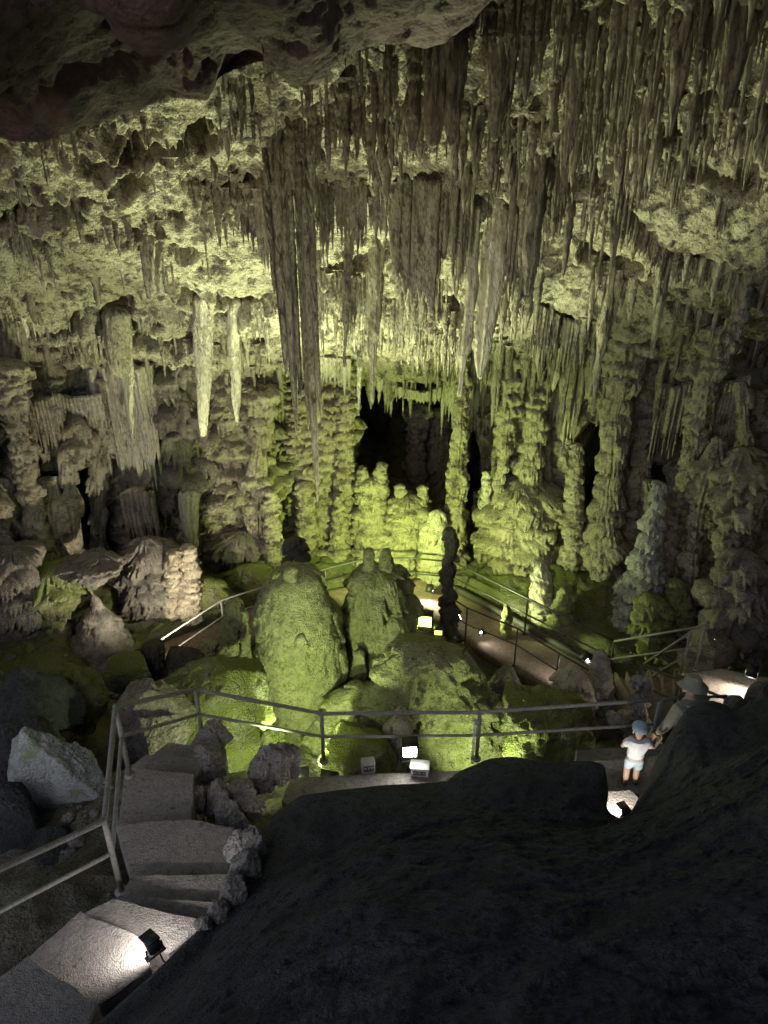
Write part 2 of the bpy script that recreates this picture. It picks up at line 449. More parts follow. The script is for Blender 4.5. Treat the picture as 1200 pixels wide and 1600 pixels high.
back = LP + np.array([.0, 1.1, 1.5])
rows = []
for v in vs:
    if v < .16:   # behind the lip, curling up into the dark
        q = v / .16
        rows.append(back * (1 - q) + LP * q + np.array([0, 0, -.28]) * math.sin(q * math.pi))
    else:
        q = (v - .16) / .84
        rows.append(LP * (1 - q) + near * q + np.array([0, 0, -.30]) * math.sin(min(1, q * 1.2) * math.pi))
OV = np.stack(rows, 1)
du_ = np.gradient(OV, axis=0); dv_ = np.gradient(OV, axis=1)
ON = np.cross(du_, dv_); ON /= np.linalg.norm(ON, axis=-1, keepdims=True) + 1e-9
ON = np.where(ON[..., 2:3] > 0, -ON, ON)
ON = ON * .0 + np.array([0, -.55, -.83]) if False else ON
f1, f2 = voro(OV + .3 * fbm(OV, .8, 2, 8)[..., None], .75, 5)
od = .50 * fbm(OV, .5, 3, 13, .45) + .10 * fbm(OV * np.array([.6, 1.5, 1.5]), 1.5, 4, 14, .5) + .05 * fbm(OV, 2.4, 3, 18, .5, ridge=True) * sstep(0, .4, fbm(OV, .8, 2, 19)) + .03 * fbm(OV * np.array([1, .5, 1]), 3.2, 4, 16) + .02 * fbm(OV, 9, 2, 15)
OVd = OV + ON * od[..., None]
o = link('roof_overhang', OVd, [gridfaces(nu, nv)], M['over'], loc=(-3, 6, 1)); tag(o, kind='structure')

# ------------------------------------------------------------------ back and side walls, one sheet with flowstone tiers
PATH = np.array([(-10.2, 4), (-10.0, 8), (-9.7, 11), (-9.3, 13.2), (-8.5, 15.4), (-6.8, 17.2), (-3.8, 18.3), (0, 18.7), (3.6, 18.4), (6.2, 17.2), (7.9, 15.2), (8.6, 12.8), (8.8, 10.5), (9.2, 8), (9.8, 4)])
seg = np.r_[0, np.cumsum(np.hypot(*np.diff(PATH, axis=0).T))]
WL = seg[-1]; du, dv = .022, .022
nu = int(WL / du); nv = int(9.0 / dv); WZ0 = -11.6
u = np.arange(nu) * du
wx = smooth_interp(u, seg, PATH[:, 0], .6); wy = smooth_interp(u, seg, PATH[:, 1], .6)
tx, ty = np.gradient(wx), np.gradient(wy); tl_ = np.hypot(tx, ty); nxn, nyn = ty / tl_, -tx / tl_   # inward
cx_, cy_ = 0, 12
flip_ = np.sign((cx_ - wx) * nxn + (cy_ - wy) * nyn); nxn *= flip_; nyn *= flip_
z = WZ0 + np.arange(nv) * dv
WP = np.stack([np.repeat(wx[:, None], nv, 1), np.repeat(wy[:, None], nv, 1), np.repeat(z[None], nu, 0)], -1)
rg = np.random.default_rng(31)
lobes = lobe_grid(WL, 9.2, .85, .50, .34, rg, cover=.75)
wd = lobe_field(nu, nv, du, dv, lobes, rg, pipe=.075)
wd2 = lobe_field(nu, nv, du, dv, lobe_grid(WL, 9.2, .34, .21, .17, rg, cover=.85), rg, pipe=.055)
mixw = sstep(-.25, .25, fbm(WP, .55, 2, 79))
wd = wd * (1 - mixw) + wd2 * (.25 + .75 * mixw)
wd += .45 * fbm(WP, .38, 3, 71) + .16 * fbm(WP, 1.1, 3, 72, ridge=True) + .035 * fbm(WP, 4.5, 4, 73)
# vertical alcoves between the columns
wd += .35 * fbm(WP * np.array([1, 1, .25]), .75, 3, 74)
wpx, wpy, _ = project(WP)
wpx2 = wpx + 22 * fbm(WP, 1.3, 3, 81); wpy2 = wpy + 22 * fbm(WP, 1.3, 3, 82)
OPEN = [(628, 703, 80, 106, 5.5), (744, 765, 16, 78, 3.2), (926, 752, 30, 90, 4.2), (1050, 640, 26, 80, 3.0), (1012, 790, 18, 78, 2.6), (8, 680, 12, 60, 1.2), (100, 760, 44, 66, 2.0),
        (140, 835, 40, 30, 1.0), (270, 830, 22, 54, 1.8), (318, 868, 26, 40, 1.8), (440, 800, 17, 66, 2.0), (355, 640, 30, 40, .7), (150, 940, 20, 40, .8), (1190, 560, 24, 50, 1.2), (550, 800, 8, 70, 1.6), (605, 800, 7, 60, 1.2), (300, 610, 60, 24, .6)]
for (hx, hy, rx, ry, dp) in OPEN:
    r_ = (np.abs((wpx2 - hx) / rx) ** 2.6 + np.abs((wpy2 - hy) / ry) ** 2.6) ** (1 / 2.6)
    inside = sstep(1.12, .92, r_) * ((wpx > -100) & (wpx < 1300))
    wd = wd - dp * inside * (1 + .12 * vnoise(WP * 1.5, 5))
WV = WP.copy(); WV[..., 0] += nxn[:, None] * wd; WV[..., 1] += nyn[:, None] * wd
# foot of the wall flares inward
fl = .55 * np.clip((-9.9 - WP[..., 2]) / 1.2, 0, 1.2) ** 1.5
WV[..., 0] += nxn[:, None] * fl; WV[..., 1] += nyn[:, None] * fl
o = link('cave_wall', WV, [gridfaces(nu, nv)], M['wall'], loc=(0, 15, WZ0)); tag(o, kind='structure')

# ------------------------------------------------------------------ floor of the chamber and the slope up to the left stair
ctrl = np.array([(-9, 4, -6.2), (-6, 3, -6.6), (-3.2, 3, -6.6), (-3.4, 4.6, -6.9), (-4.2, 6, -7.6), (-6.2, 7, -7.9), (-2.8, 6.6, -7.5), (-6.5, 9, -9.0), (-4.2, 8.2, -8.9), (-8.5, 10.5, -8.9), (-7.6, 12.5, -9.9), (-3, 10, -10.6), (-1, 9.3, -10.8), (0, 11, -11.2), (-2, 12, -10.9),
                 (2, 10, -10.9), (2.4, 12, -11.3), (4, 9.5, -10.4), (-5.4, 13.2, -10.5), (-3, 14.6, -10.5), (0, 15.5, -10.55), (0, 17.5, -10.4), (3, 15.2, -10.3), (5, 15.5, -10.25), (6, 13.2, -10.3), (7.5, 12.6, -10.0), (5.2, 11.2, -10.3), (6.6, 10.2, -9.9), (8.5, 8, -9.0),
                 (-1, 7.6, -9.0), (1, 7.6, -9.2), (3, 7.4, -9.0), (0, 5, -8.6), (3, 5, -8.2), (6, 5, -8.4), (9, 4, -8), (-9, 16, -10.2), (9, 16, -10.2), (-5, 19, -10.4), (5, 19, -10.4), (0, 20, -10.4)])
gx_ = np.linspace(-11, 11, 430); gy_ = np.linspace(2.5, 20, 340)
GX, GY = np.meshgrid(gx_, gy_, indexing='ij')
num = 0; den = 0
for (cx, cy, cz) in ctrl:
    w_ = 1 / (((GX - cx) ** 2 + (GY - cy) ** 2) + .05) ** 2.2
    num = num + w_ * cz; den = den + w_
GZ = num / den
GP = np.stack([GX, GY, GZ], -1)
f1, f2 = voro(GP, .9, 3)
GZ = GZ + .16 * fbm(GP, .7, 4, 5) + .10 * (.5 - f1) * sstep(14.6, 13, GY) + .05 * fbm(GP, 3, 4, 6, ridge=True) + .015 * fbm(GP, 10, 2, 7)
wk = [at_z(a, b, -10.5) for a, b in [(200, 1058), (318, 1004), (418, 965), (514, 942), (588, 928), (664, 926), (703, 942), (761, 980), (836, 1022), (896, 1058), (952, 1076)]]
wdist, _ = polyline_dist(GX, GY, wk)
GZ = np.where(wdist < 1.1, np.minimum(GZ, -10.74 + .5 * sstep(.7, 1.1, wdist)), GZ)     # the ground is cut away under the walkway
GP[..., 2] = GZ
def ground_z(x, y):
    i = np.clip(np.searchsorted(gx_, x), 0, 429); j = np.clip(np.searchsorted(gy_, y), 0, 339)
    return float(GZ[i, j])
o = link('ground', GP, [gridfaces(430, 340)], M['ground'], loc=(0, 11, -11)); tag(o, kind='structure')

# ------------------------------------------------------------------ dark rock slope in front of the viewer
ridge = [(-420, 1900, 2.1), (-150, 1800, 2.4), (60, 1680, 2.75), (150, 1600, 3.1), (240, 1520, 3.5), (315, 1447, 3.95), (345, 1432, 4.1), (372, 1390, 4.45), (405, 1335, 4.85), (430, 1270, 5.3), (470, 1242, 5.5), (530, 1234, 5.6), (600, 1226, 5.75), (690, 1222, 5.8), (718, 1205, 5.85), (762, 1186, 5.95), (800, 1182, 5.95), (850, 1192, 5.9), (915, 1188, 5.9), (945, 1192, 5.85), (952, 1235, 5.6), (948, 1265, 5.4), (975, 1282, 5.35), (990, 1262, 5.5), (1008, 1225, 5.7), (1028, 1180, 5.9), (1050, 1140, 6.05), (1075, 1104, 6.2), (1110, 1092, 6.3), (1135, 1100, 6.3), (1150, 1112, 6.25), (1165, 1098, 6.3), (1190, 1092, 6.3), (1215, 1080, 6.3), (1300, 1070, 6.3), (1500, 1080, 6.2), (1800, 1100, 6.0)]
rp = np.array([at(*r) for r in ridge]); rs_ = np.r_[0, np.cumsum(np.linalg.norm(np.diff(rp, axis=0), axis=1))]; rs_ /= rs_[-1]
nu, nv = 720, 330
t_ = np.linspace(0, 1, nu)
RP = np.stack([smooth_interp(t_, rs_, rp[:, k], .004) for k in range(3)], -1)
near = np.stack([np.interp(t_, [0, .2, .5, .75, 1], [-2.6, -1.2, .5, 2.0, 7.0]), np.interp(t_, [0, .3, .6, 1], [1.0, 1.2, 1.5, 1.6]), np.interp(t_, [0, .3, .6, 1], [-3.6, -3.4, -3.3, -3.3])], -1)
RPs = np.stack([smooth_interp(t_, rs_, rp[:, k], .07) for k in range(3)], -1) - np.array([0, 0, .26])
bk = RP + np.stack([0 * t_ - .05, .35 + 0 * t_, -3.2 + 0 * t_], -1)
# behind the stair side the rock only goes down to the treads
LT = sstep(.16, .42, t_)[:, None]
rows = []
for v in np.linspace(0, 1, nv):
    if v < .18:
        q = v / .18; rows.append(bk * (1 - q) + RP * q)
    else:
        q = (v - .18) / .82
        bulge = math.sin(q * math.pi) * .34 * float(sstep(.02, .5, np.array(q)))
        g = float(sstep(0, .22, np.array(q))); rows.append((RP * (1 - g) + RPs * g) * (1 - q) + near * q + np.array([0, .1, 1.0]) * bulge * .6 * LT)
FV = np.stack(rows, 1)
fade = np.clip((np.linspace(0, 1, nv) - .18) / .16, 0, 1)[None, :] * .88 + .12
q1, q2 = voro(FV + .25 * fbm(FV, 1.0, 2, 4)[..., None], .8, 9)
FW = FV @ np.array([[.8, -.6, 0], [.6, .8, 0], [0, 0, 1]])            # the bedding runs obliquely
fd = .24 * fbm(FV, .55, 3, 17) + .16 * (.5 - q1) + .045 * fbm(FW * np.array([.6, 1.6, 1.4]), 1.5, 5, 18, .55, ridge=True) + .05 * fbm(FV, 1.9, 4, 24, .6)
h1, h2 = voro(FV + .12 * fbm(FV, 2.5, 2, 22)[..., None], 2.1, 19)
fd += .075 * (.45 - h1) * sstep(-.1, .3, fbm(FV, .7, 2, 23)) - .018 * sstep(.07, 0, q2 - q1) + .05 * fbm(FV, 5, 5, 20, .68) - .05 * sstep(.30, .12, h1) * sstep(-.1, .3, fbm(FV, .9, 2, 25))
FN = np.array([0, -.45, .89])
FVd = FV + FN * (fd * fade * (.45 + .55 * LT) - .10 * fade * (1 - LT))[..., None]
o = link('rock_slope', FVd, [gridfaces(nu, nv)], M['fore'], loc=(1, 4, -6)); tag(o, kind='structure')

# ------------------------------------------------------------------ unseen rock sheet added to keep sky light off the right foreground
nu, nv = 160, 110
a_ = np.linspace(0, 1, nu)[:, None]; b_ = np.linspace(0, 1, nv)[None]
SX = np.interp(a_, [0, .3, .6, 1], [.2, 1.8, 4.2, 11]) + 0 * b_ - 2.6 * np.clip(b_ - .45, 0, 1) ** 2 * 4 * (1 - .3 * a_); SY = np.interp(a_, [0, .3, .6, 1], [-6, -3.2, -1.2, 2.6]) + 0 * b_; SZ = -6 + 13 * b_ + 0 * a_
SV = np.stack([SX, SY, SZ], -1); sd = .5 * fbm(SV, .5, 4, 44)
SV[..., 0] += -.6 * sd; SV[..., 1] += .8 * sd
o = link('sky_blocker_rock', SV, [gridfaces(nu, nv)], M['fore'], loc=(4, -2, -6)); tag(o, kind='structure')
# ------------------------------------------------------------------ generators for formations
def axis_from(pts, D):
    C, r = [], []
    for p in pts:
        d = p[3] if len(p) > 3 else D
        q = at(p[0], p[1], d); C.append(q); r.append(p[2] / F * depth_of(q))
    C, r = np.array(C)[::-1], np.array(r)[::-1]     # bottom first
    o = np.argsort(C[:, 2], kind='stable')
    return C[o], r[o]

def column_V(pts, D, seed, tiers=1.0, flutes=0.0, tier_h=.30, amp=.10, rough=.05, ed=1.0, close_top=True, close_bot=False, res=.02, sink=.4, lobe_w=.8, point=.5, fringe=.5, wob=.35, vst=1.0, clump=0.0):
    rg = np.random.default_rng(seed)
    C, r = axis_from(pts, D)
    z0, z1 = C[0, 2] - sink, C[-1, 2]
    rm = max(float(r.mean()), .03); circ = 2 * math.pi * rm
    nt = int(np.clip(circ / res, 24, 520)); nz = int(np.clip((z1 - z0) / res, 16, 420))
    du, dv = circ / nt, (z1 - z0) / (nz - 1)
    z = z0 + np.arange(nz) * dv
    rr = smooth_interp(z, C[:, 2], r, .04); cx = smooth_interp(z, C[:, 2], C[:, 0], .06); cy = smooth_interp(z, C[:, 2], C[:, 1], .06)
    h = z1 - z0
    zz3 = np.stack([0 * z, 0 * z, z], -1)
    rr = rr * (1 + .5 * wob * fbm(zz3 + seed, 1.3, 3, seed)); cx = cx + wob * rm * .5 * fbm(zz3 + seed, .9, 2, seed + 7); cy = cy + wob * rm * .5 * fbm(zz3 + seed, .9, 2, seed + 8)
    if close_top:
        t = np.clip((z1 - z) / max(.6 * r[-1] + .02, .04), 0, 1); rr = rr * (1 - (1 - t) ** 2) ** point
    if close_bot:
        t = np.clip((z - z0) / max(.6 * r[0] + .02, .04), 0, 1); rr = rr * (1 - (1 - t) ** 2) ** .5
    th = np.arange(nt) / nt * 2 * np.pi
    S = np.stack([np.repeat(np.cos(th)[:, None], nz, 1), np.repeat(np.sin(th)[:, None], nz, 1), np.zeros((nt, nz))], -1)
    B = np.stack([S[..., 0] * rr, S[..., 1] * rr * ed, np.repeat(z[None], nt, 0)], -1)
    P = B + np.stack([np.repeat(cx[None], nt, 0), np.repeat(cy[None], nt, 0), np.zeros((nt, nz))], -1)
    PN = P * np.array([1, 1, vst])
    d = np.zeros((nt, nz))
    if tiers > 0:
        lobes = lobe_grid(circ, h, tier_h, min(max(lobe_w * rm, .10), circ * .3), amp * 1.5, rg, True, cover=min(.92, .3 + .6 * tiers))
        d += lobe_field(nt, nz, du, dv, lobes, rg, wrap=True, pipe=max(.045, min(.085, rm * .35)), fringe=fringe)
        d *= 1 + .6 * fbm(P, 1.6, 2, seed + 5); d -= amp * .6
    if flutes > 0:
        npip = max(5, int(circ / (.075 + .10 * rm)))
        pu = np.sort((np.arange(npip) + .6 * rg.random(npip)) / npip) * circ
        wob = .03 * vnoise(np.stack([0 * z, 0 * z, z * .9 + seed], -1), seed)
        uu = (np.arange(nt) * du)[:, None] + wob[None]
        dd = np.min(np.abs(((uu[..., None] - pu + circ / 2) % circ) - circ / 2), -1)
        pw = circ / npip * .55
        d += flutes * (np.sqrt(np.clip(1 - (dd / pw) ** 2, 0, 1)) - .6)
    d += .28 * wob * rm * fbm(PN * np.array([1, 1, .6]), 1.1 / max(.3, min(1, rm * 2)), 3, seed + 4)
    d += rough * fbm(PN, 1.8 / max(.3, min(1, rm * 2)), 3, seed + 1) + rough * .5 * fbm(PN, 8, 4, seed + 2)
    if clump: 
        f1, _ = voro(P, 3.2 / clump, seed); d += clump * .16 * (.5 - f1)
    k = np.clip(rr / rm, 0, 1.4) ** .7
    P = P + S * (d * k)[..., None]
    if close_top: P[:, -1] = P[:, -1].mean(0)
    if close_bot: P[:, 0] = P[:, 0].mean(0)
    base = np.array([cx[0], cy[0], z0])
    return P, gridfaces(nt, nz, True), base

def column(name, label, cat, pts, D, seed, mat='wall', group=None, parent=None, **k):
    P, f, base = column_V(pts, D, seed, **k)
    o = link(name, P, [f], M[mat] if isinstance(mat, str) else mat, parent, None if parent else base)
    if not parent: tag(o, label, cat, group, 'thing')
    return o

def stalactite_V(root, L, r, seed, ns=10, nr=16, flute=.12, lean=0.0, blunt=.0):
    """a hanging stone taper; root is its top point"""
    rg = np.random.default_rng(seed)
    t = np.linspace(0, 1, nr)
    prof = (1 - t ** (1.2 + 2.6 * rg.random())) ** .8 * (1 + .16 * np.sin(t * (5 + 9 * rg.random()) + rg.random() * 6)) * (1 + .10 * rg.standard_normal(nr))
    prof = np.maximum(prof, .16 * (t < .97) + .02)
    prof[:2] *= np.array([1.5, 1.12])
    th = np.arange(ns) / ns * 2 * np.pi
    kf = rg.integers(3, 7)
    fl = 1 + flute * np.sin(kf * th[:, None] + 3 * rg.random() + .8 * np.sin(t * 4)[None]) + .09 * rg.standard_normal((ns, nr))
    R_ = r * prof[None] * fl
    bend = lean * t ** 2
    wob = .12 * r
    X = root[0] + R_ * np.cos(th)[:, None] + bend + wob * np.sin(t * 7 + seed)[None]
    Y = root[1] + R_ * np.sin(th)[:, None] + wob * np.cos(t * 6 + seed)[None]
    Z = np.repeat((root[2] + .12 - (L + .12) * t)[None], ns, 0)
    return np.stack([X, Y, Z], -1), gridfaces(ns, nr, True, flip=True)

def hang_spec(px, py, py2, wpx):
    root = ceil_at(px, py)
    D = root[1]; zb = at(px, py2, D)[2]
    return root, max(.08, root[2] - zb), max(.012, wpx / 2 / F * depth_of(root))

def curtain_V(top, seed, wmin=.05, wmax=.11, Lfun=None, thick=.07, nr=36, sub=9, taper=.85, rgh=.014, lmin=.62, lround=.35):
    """a fused row of dripstone pipes; top = 3D polyline of its root"""
    rg = np.random.default_rng(seed)
    top = np.asarray(top); sg = np.r_[0, np.cumsum(np.linalg.norm(np.diff(top, axis=0), axis=1))]
    L = sg[-1]; edges = [0.0]
    while edges[-1] < L: edges.append(edges[-1] + rg.uniform(wmin, wmax))
    edges = np.array(edges) * L / edges[-1]
    U, TT, LL, RR, OFF = [], [], [], [], []
    for a, b in zip(edges[:-1], edges[1:]):
        le = Lfun((a + b) / 2 / L) * rg.uniform(lmin, 1.05); off = rg.uniform(-.35, .35) * thick
        for q in np.linspace(-1, 1, sub)[:-1]:
            U.append((a + b) / 2 + q * (b - a) / 2); TT.append(q); LL.append(le * (1 - lround * abs(q) ** 1.3)); RR.append((b - a) / 2 * 1.1); OFF.append(off)
    U, TT, LL, RR, OFF = map(np.array, (U, TT, LL, RR, OFF))
    C = np.stack([np.interp(U, sg, top[:, k]) for k in range(3)], -1)
    tg = np.gradient(C, axis=0); tg[:, 2] = 0; tg /= np.linalg.norm(tg, axis=1, keepdims=True) + 1e-9
    nn = np.stack([tg[:, 1], -tg[:, 0], 0 * U], -1); nn *= np.where(nn[:, 1:2] > 0, -1, 1)      # towards the viewer's side
    v = np.linspace(0, 1, nr)
    bul = RR * np.sqrt(1 - TT ** 2 * .98)
    tap = (1 - v ** 1.6 * taper)[None]
    fold = .06 * vnoise(np.stack([U[:, None] * 2.2 + 0 * v, 0 * U[:, None] + v * 1.1, 0 * U[:, None] + 0 * v + seed], -1), seed)
    rough = rgh * fbm(np.stack([U[:, None] * 1 + 0 * v, seed + 0 * U[:, None] + v * 3, 0 * U[:, None] + 0 * v], -1), 9, 3, seed)
    def face(sgn):
        dth = sgn * (bul[:, None] * tap + .25 * thick * tap) + OFF[:, None] + fold + rough * sgn
        shrink = (1 - .45 * v ** 2 * taper)[None] * 1.0
        cu = (TT * RR * .9)[:, None] * (shrink - 1)
        P = C[:, None, :] + nn[:, None, :] * dth[..., None] + tg[:, None, :] * cu[..., None]
        P[..., 2] = C[:, None, 2] + .12 - (LL[:, None] + .12) * v[None]
        return P
    Fr, Bk = face(1), face(-1)
    m = 0.5 * (Fr[:, -1] + Bk[:, -1]); Fr[:, -1] = m; Bk[:, -1] = m
    m = 0.5 * (Fr[:, 0] + Bk[:, 0]); Fr[:, 0] = m; Bk[:, 0] = m
    n = len(U)
    V = np.concatenate([Fr, Bk[::-1]], 0)
    return V.reshape(-1, 3), gridfaces(2 * n, nr, True)

def boulder_V(c, size, seed, cuts=9, rough=.06, nu=110, nv=70, rz=0.0, layered=0.0, mossy=0, lump=0.0):
    rg = np.random.default_rng(seed)
    th = np.arange(nu) / nu * 2 * np.pi; ph = np.linspace(.02, np.pi - .02, nv)
    S = np.stack([np.outer(np.cos(th), np.sin(ph)), np.outer(np.sin(th), np.sin(ph)), np.outer(np.ones(nu), np.cos(ph))], -1)
    r = np.full(S.shape[:2], 1.32)
    for k in range(cuts * 2 + 4):
        n = rg.standard_normal(3); n /= np.linalg.norm(n); d = rg.uniform(.72, 1.02)
        dot = S @ n
        r = np.minimum(r, np.where(dot > .05, d / np.maximum(dot, .05), 9))
    P = S * r[..., None]
    q = P * 1.0 + seed * 1.37
    e = rough * (fbm(q, 2.0, 4, seed) + .5 * fbm(q, 5, 4, seed + 3, ridge=True))
    if layered: e = e + layered * (np.abs((P[..., 2] * 4.2 + .4 * fbm(q, 1.5, 2, seed)) % 1 - .5) - .25)
    if lump:
        f1, f2 = voro(q, 2.6, seed); e = e + lump * (.5 - f1)
    P = P + S * e[..., None]
    P = P * np.array(size)
    ca, sa = math.cos(rz), math.sin(rz)
    P = np.stack([P[..., 0] * ca - P[..., 1] * sa, P[..., 0] * sa + P[..., 1] * ca, P[..., 2]], -1) + np.asarray(c)
    return P, gridfaces(nu, nv, True, flip=True)

def boulder(name, label, cat, px, py, hw, hh, D, seed, mat='boulder', group=None, dep=1.0, **k):
    c = at(px, py, D); s_ = depth_of(c) / F
    V, f = boulder_V(c, (hw * s_, hw * s_ * dep, hh * s_ / .80), seed, **k)
    o = link(name, V, [f], M[mat], None, (c[0], c[1], c[2] - hh * s_))
    return tag(o, label, cat, group)
# ------------------------------------------------------------------ everything that hangs from the roof
ORD = ['leftmost', 'second', 'third', 'fourth', 'fifth', 'sixth', 'seventh', 'eighth', 'ninth', 'tenth', 'eleventh', 'twelfth', 'thirteenth', 'fourteenth', 'fifteenth', 'sixteenth']
def ordinal(i, n):
    return ORD[i] if i else 'first'

# the big ones, shaped one by one: (points px, py, half width), distance taken from the roof at the first point
def big(label, pts, seed, mat='stal', dy=0.0, flutes=.06, tiers=0, rough=.045, **k):
    root = ceil_at(pts[0][0], pts[0][1])
    D = root[1] + dy
    a = at(pts[0][0], pts[0][1], D)
    up = [(pts[0][0], pts[0][1] - 25, pts[0][2] * 1.2)]
    k.setdefault('tier_h', .5); k.setdefault('amp', .04)
    o = column('stalactite', label, 'stalactite', up + pts, D, seed, mat, sink=0.0, close_top=True, close_bot=True, wob=.10, vst=.22, flutes=flutes, tiers=tiers, rough=rough, **k)
    return o
GST = 'big stalactites hanging in the middle of the cave'
big('thin dark stalactite ending right of the giant central one', [(545, 352, 6), (542, 430, 7), (540, 500, 5), (538, 575, 1.5)], 13, 'stal_dark', flutes=.02)
big('long brown stalactite reaching down to the black cave opening', [(587, 392, 12), (586, 470, 10), (583, 550, 6), (581, 628, 1.5)], 14, flutes=.04)
big('pale white flecked stalactite left of the wide pale one', [(742, 345, 6), (738, 440, 9), (730, 520, 7), (724, 565, 5), (718, 620, 2)], 15, 'stal_pale', flutes=.03)
big('widest pale stalactite right of the organ pipe curtain', [(775, 328, 15), (768, 420, 17), (760, 500, 13), (754, 560, 9), (750, 592, 3)], 16, 'stal_pale', flutes=.06)
big('smooth pale stalactite with blunt end hanging over the left wall', [(318, 482, 14), (318, 550, 13), (318, 620, 10), (317, 682, 4)], 17, 'stal_pale', flutes=.03, tiers=0)
big('slim pale stalactite just right of the smooth blunt one', [(364, 490, 9), (366, 560, 8), (369, 620, 6), (371, 660, 2)], 18, 'stal_pale', flutes=.03)
big('fat fluted stalactite under the dark slot at left', [(183, 503, 21), (184, 535, 20), (186, 570, 15), (190, 590, 6)], 19, 'stal', flutes=.05)
big('thin long stalactite touching the right side of the fat fluted one', [(203, 500, 4), (204, 580, 4), (206, 650, 3), (207, 700, 1)], 20, 'stal_pale', flutes=.015)
big('broad dark rough stalactite block at the left picture edge', [(18, 512, 26), (18, 560, 25), (20, 605, 20), (24, 650, 10)], 21, 'stal_dark', flutes=.08, tiers=.25, rough=.08)
big('longest slanting stalactite of the right roof, below the short crack', [(955, 424, 7), (945, 500, 9), (935, 570, 6), (927, 640, 1.5)], 22, flutes=.03)
big('slender dark stalactite above the longest one at right', [(968, 315, 7), (962, 370, 7), (956, 422, 2)], 23, 'stal_dark', flutes=.02)
big('pointed stalactite hanging alone over the right bright roof patch', [(1042, 400, 10), (1034, 450, 9), (1026, 500, 5), (1018, 556, 1.2)], 24, flutes=.04)
big('thick dark stalactite ending at the left end of the lower right crack', [(842, 240, 10), (836, 320, 13), (829, 400, 11), (823, 462, 4)], 25, 'stal_dark', flutes=.05)
big('knobbly banded stalactite at the right end of the long crack', [(1160, 446, 12), (1148, 500, 12), (1135, 550, 10), (1120, 596, 5)], 26, 'stal', flutes=.02, tiers=1.1, tier_h=.22, amp=.06)
big('left one of the brown pair over the left popcorn roof', [(233, 372, 9), (233, 420, 9), (234, 468, 3)], 27, flutes=.03)
big('right one of the brown pair over the left popcorn roof', [(250, 385, 6), (250, 430, 6), (250, 462, 2)], 28, flutes=.03)
big('dark thick stalactite under the right end of the smooth overhang', [(688, 35, 15), (684, 110, 17), (680, 180, 12), (677, 232, 4)], 29, 'stal_dark', flutes=.06)
big('dark column like stalactite beside the overhang edge, left of the thick one', [(715, 20, 9), (711, 110, 11), (706, 190, 8), (703, 230, 3)], 30, 'stal_dark', flutes=.05)
big('reddish brown stalactite in the middle of the upper right roof', [(785, 40, 20), (782, 110, 18), (778, 180, 12), (773, 222, 4)], 31, 'stal_dark', flutes=.06)
big('dark forked stalactite near the top right corner', [(1150, 20, 22), (1143, 90, 18), (1135, 150, 8), (1131, 178, 2)], 32, 'stal_dark', flutes=.08)
big('long thin stalactite dropping in front of the upper right roof', [(1078, 20, 8), (1066, 90, 10), (1055, 160, 8), (1047, 215, 2)], 33, 'stal', flutes=.03)
big('tall dark stalactite right of the reddish brown one', [(905, 60, 11), (898, 140, 12), (890, 215, 8), (884, 262, 2)], 34, 'stal_dark', flutes=.04)
big('dark narrow stalactite above the brown organ pipe curtain', [(648, 120, 10), (646, 180, 10), (644, 240, 3)], 35, 'stal_dark', flutes=.04)
big('long narrow stalactite hanging into the black cave opening', [(562, 520, 4), (561, 580, 4), (560, 640, 1)], 36, 'stal', flutes=.01)
big('dark ragged stalactite above the dark slot at left', [(202, 405, 8), (204, 450, 8), (206, 480, 2)], 37, 'stal_dark', flutes=.03)

# fused dripstone curtains: pixel polyline of the root, lengths in pixels along it
def curtain(label, line, lens, seed, mat='stal', wpx=(7, 14), thick=.10, dy=0.0, **k):
    top = []
    D0 = None
    for (px, py) in line:
        p = ceil_at(px, py); D0 = p[1] if D0 is None else .6 * D0 + .4 * p[1]
        top.append(at(px, py, D0 + dy))
    top = np.array(top); s_ = depth_of(top.mean(0)) / F
    n = len(line)
    Ls = []
    for (px, py), ln, tp in zip(line, lens, top): Ls.append(max(.06, tp[2] - at(px, py + ln, tp[1])[2]))
    fun = lambda q: float(np.interp(q * (n - 1), np.arange(n), Ls))
    V, f = curtain_V(top, seed, wpx[0] * s_, wpx[1] * s_, fun, thick, **k)
    o = link('dripstone_curtain', V, [f], M[mat], None, tuple(top.mean(0)))
    return tag(o, label, 'dripstone curtain', 'dripstone curtains hanging from the roof')
def bundle(label, line, lens, seed, wpx, thick, mat='stal', D=None, name='stalactite', cat='stalactite', group=GST, nr=110, rgh=.03, pad=20, **kw):
    D0 = D if D else ceil_at(line[len(line) // 2][0], line[len(line) // 2][1])[1]
    top = np.array([at(px, py - pad, D0) for px, py in line]); s_ = depth_of(top.mean(0)) / F
    Ls = [t[2] - at(px, py + ln, D0)[2] for (px, py), ln, t in zip(line, lens, top)]
    fun = lambda q: float(np.interp(q * (len(line) - 1), np.arange(len(line)), Ls))
    V, f = curtain_V(top, seed, wpx[0] * s_, wpx[1] * s_, fun, thick, nr=nr, rgh=rgh, **kw)
    o = link(name, V, [f], M[mat], None, tuple(top.mean(0)))
    return tag(o, label, cat, group, 'thing')
bundle('longest bundle of fused stalactites, its tip hanging before the tiered wall', [(454, 222), (463, 215), (472, 215), (480, 218), (488, 225)], [420, 545, 555, 520, 330], 11, (13, 19), .20, taper=.42, rgh=.05, lmin=.9, lround=.12)
bundle('thick brown stalactite bundle fused to the left of the longest one', [(408, 235), (420, 225), (432, 222), (444, 225), (454, 230)], [170, 330, 400, 460, 430], 12, (13, 20), .22, taper=.42, rgh=.05, lmin=.88, lround=.12)
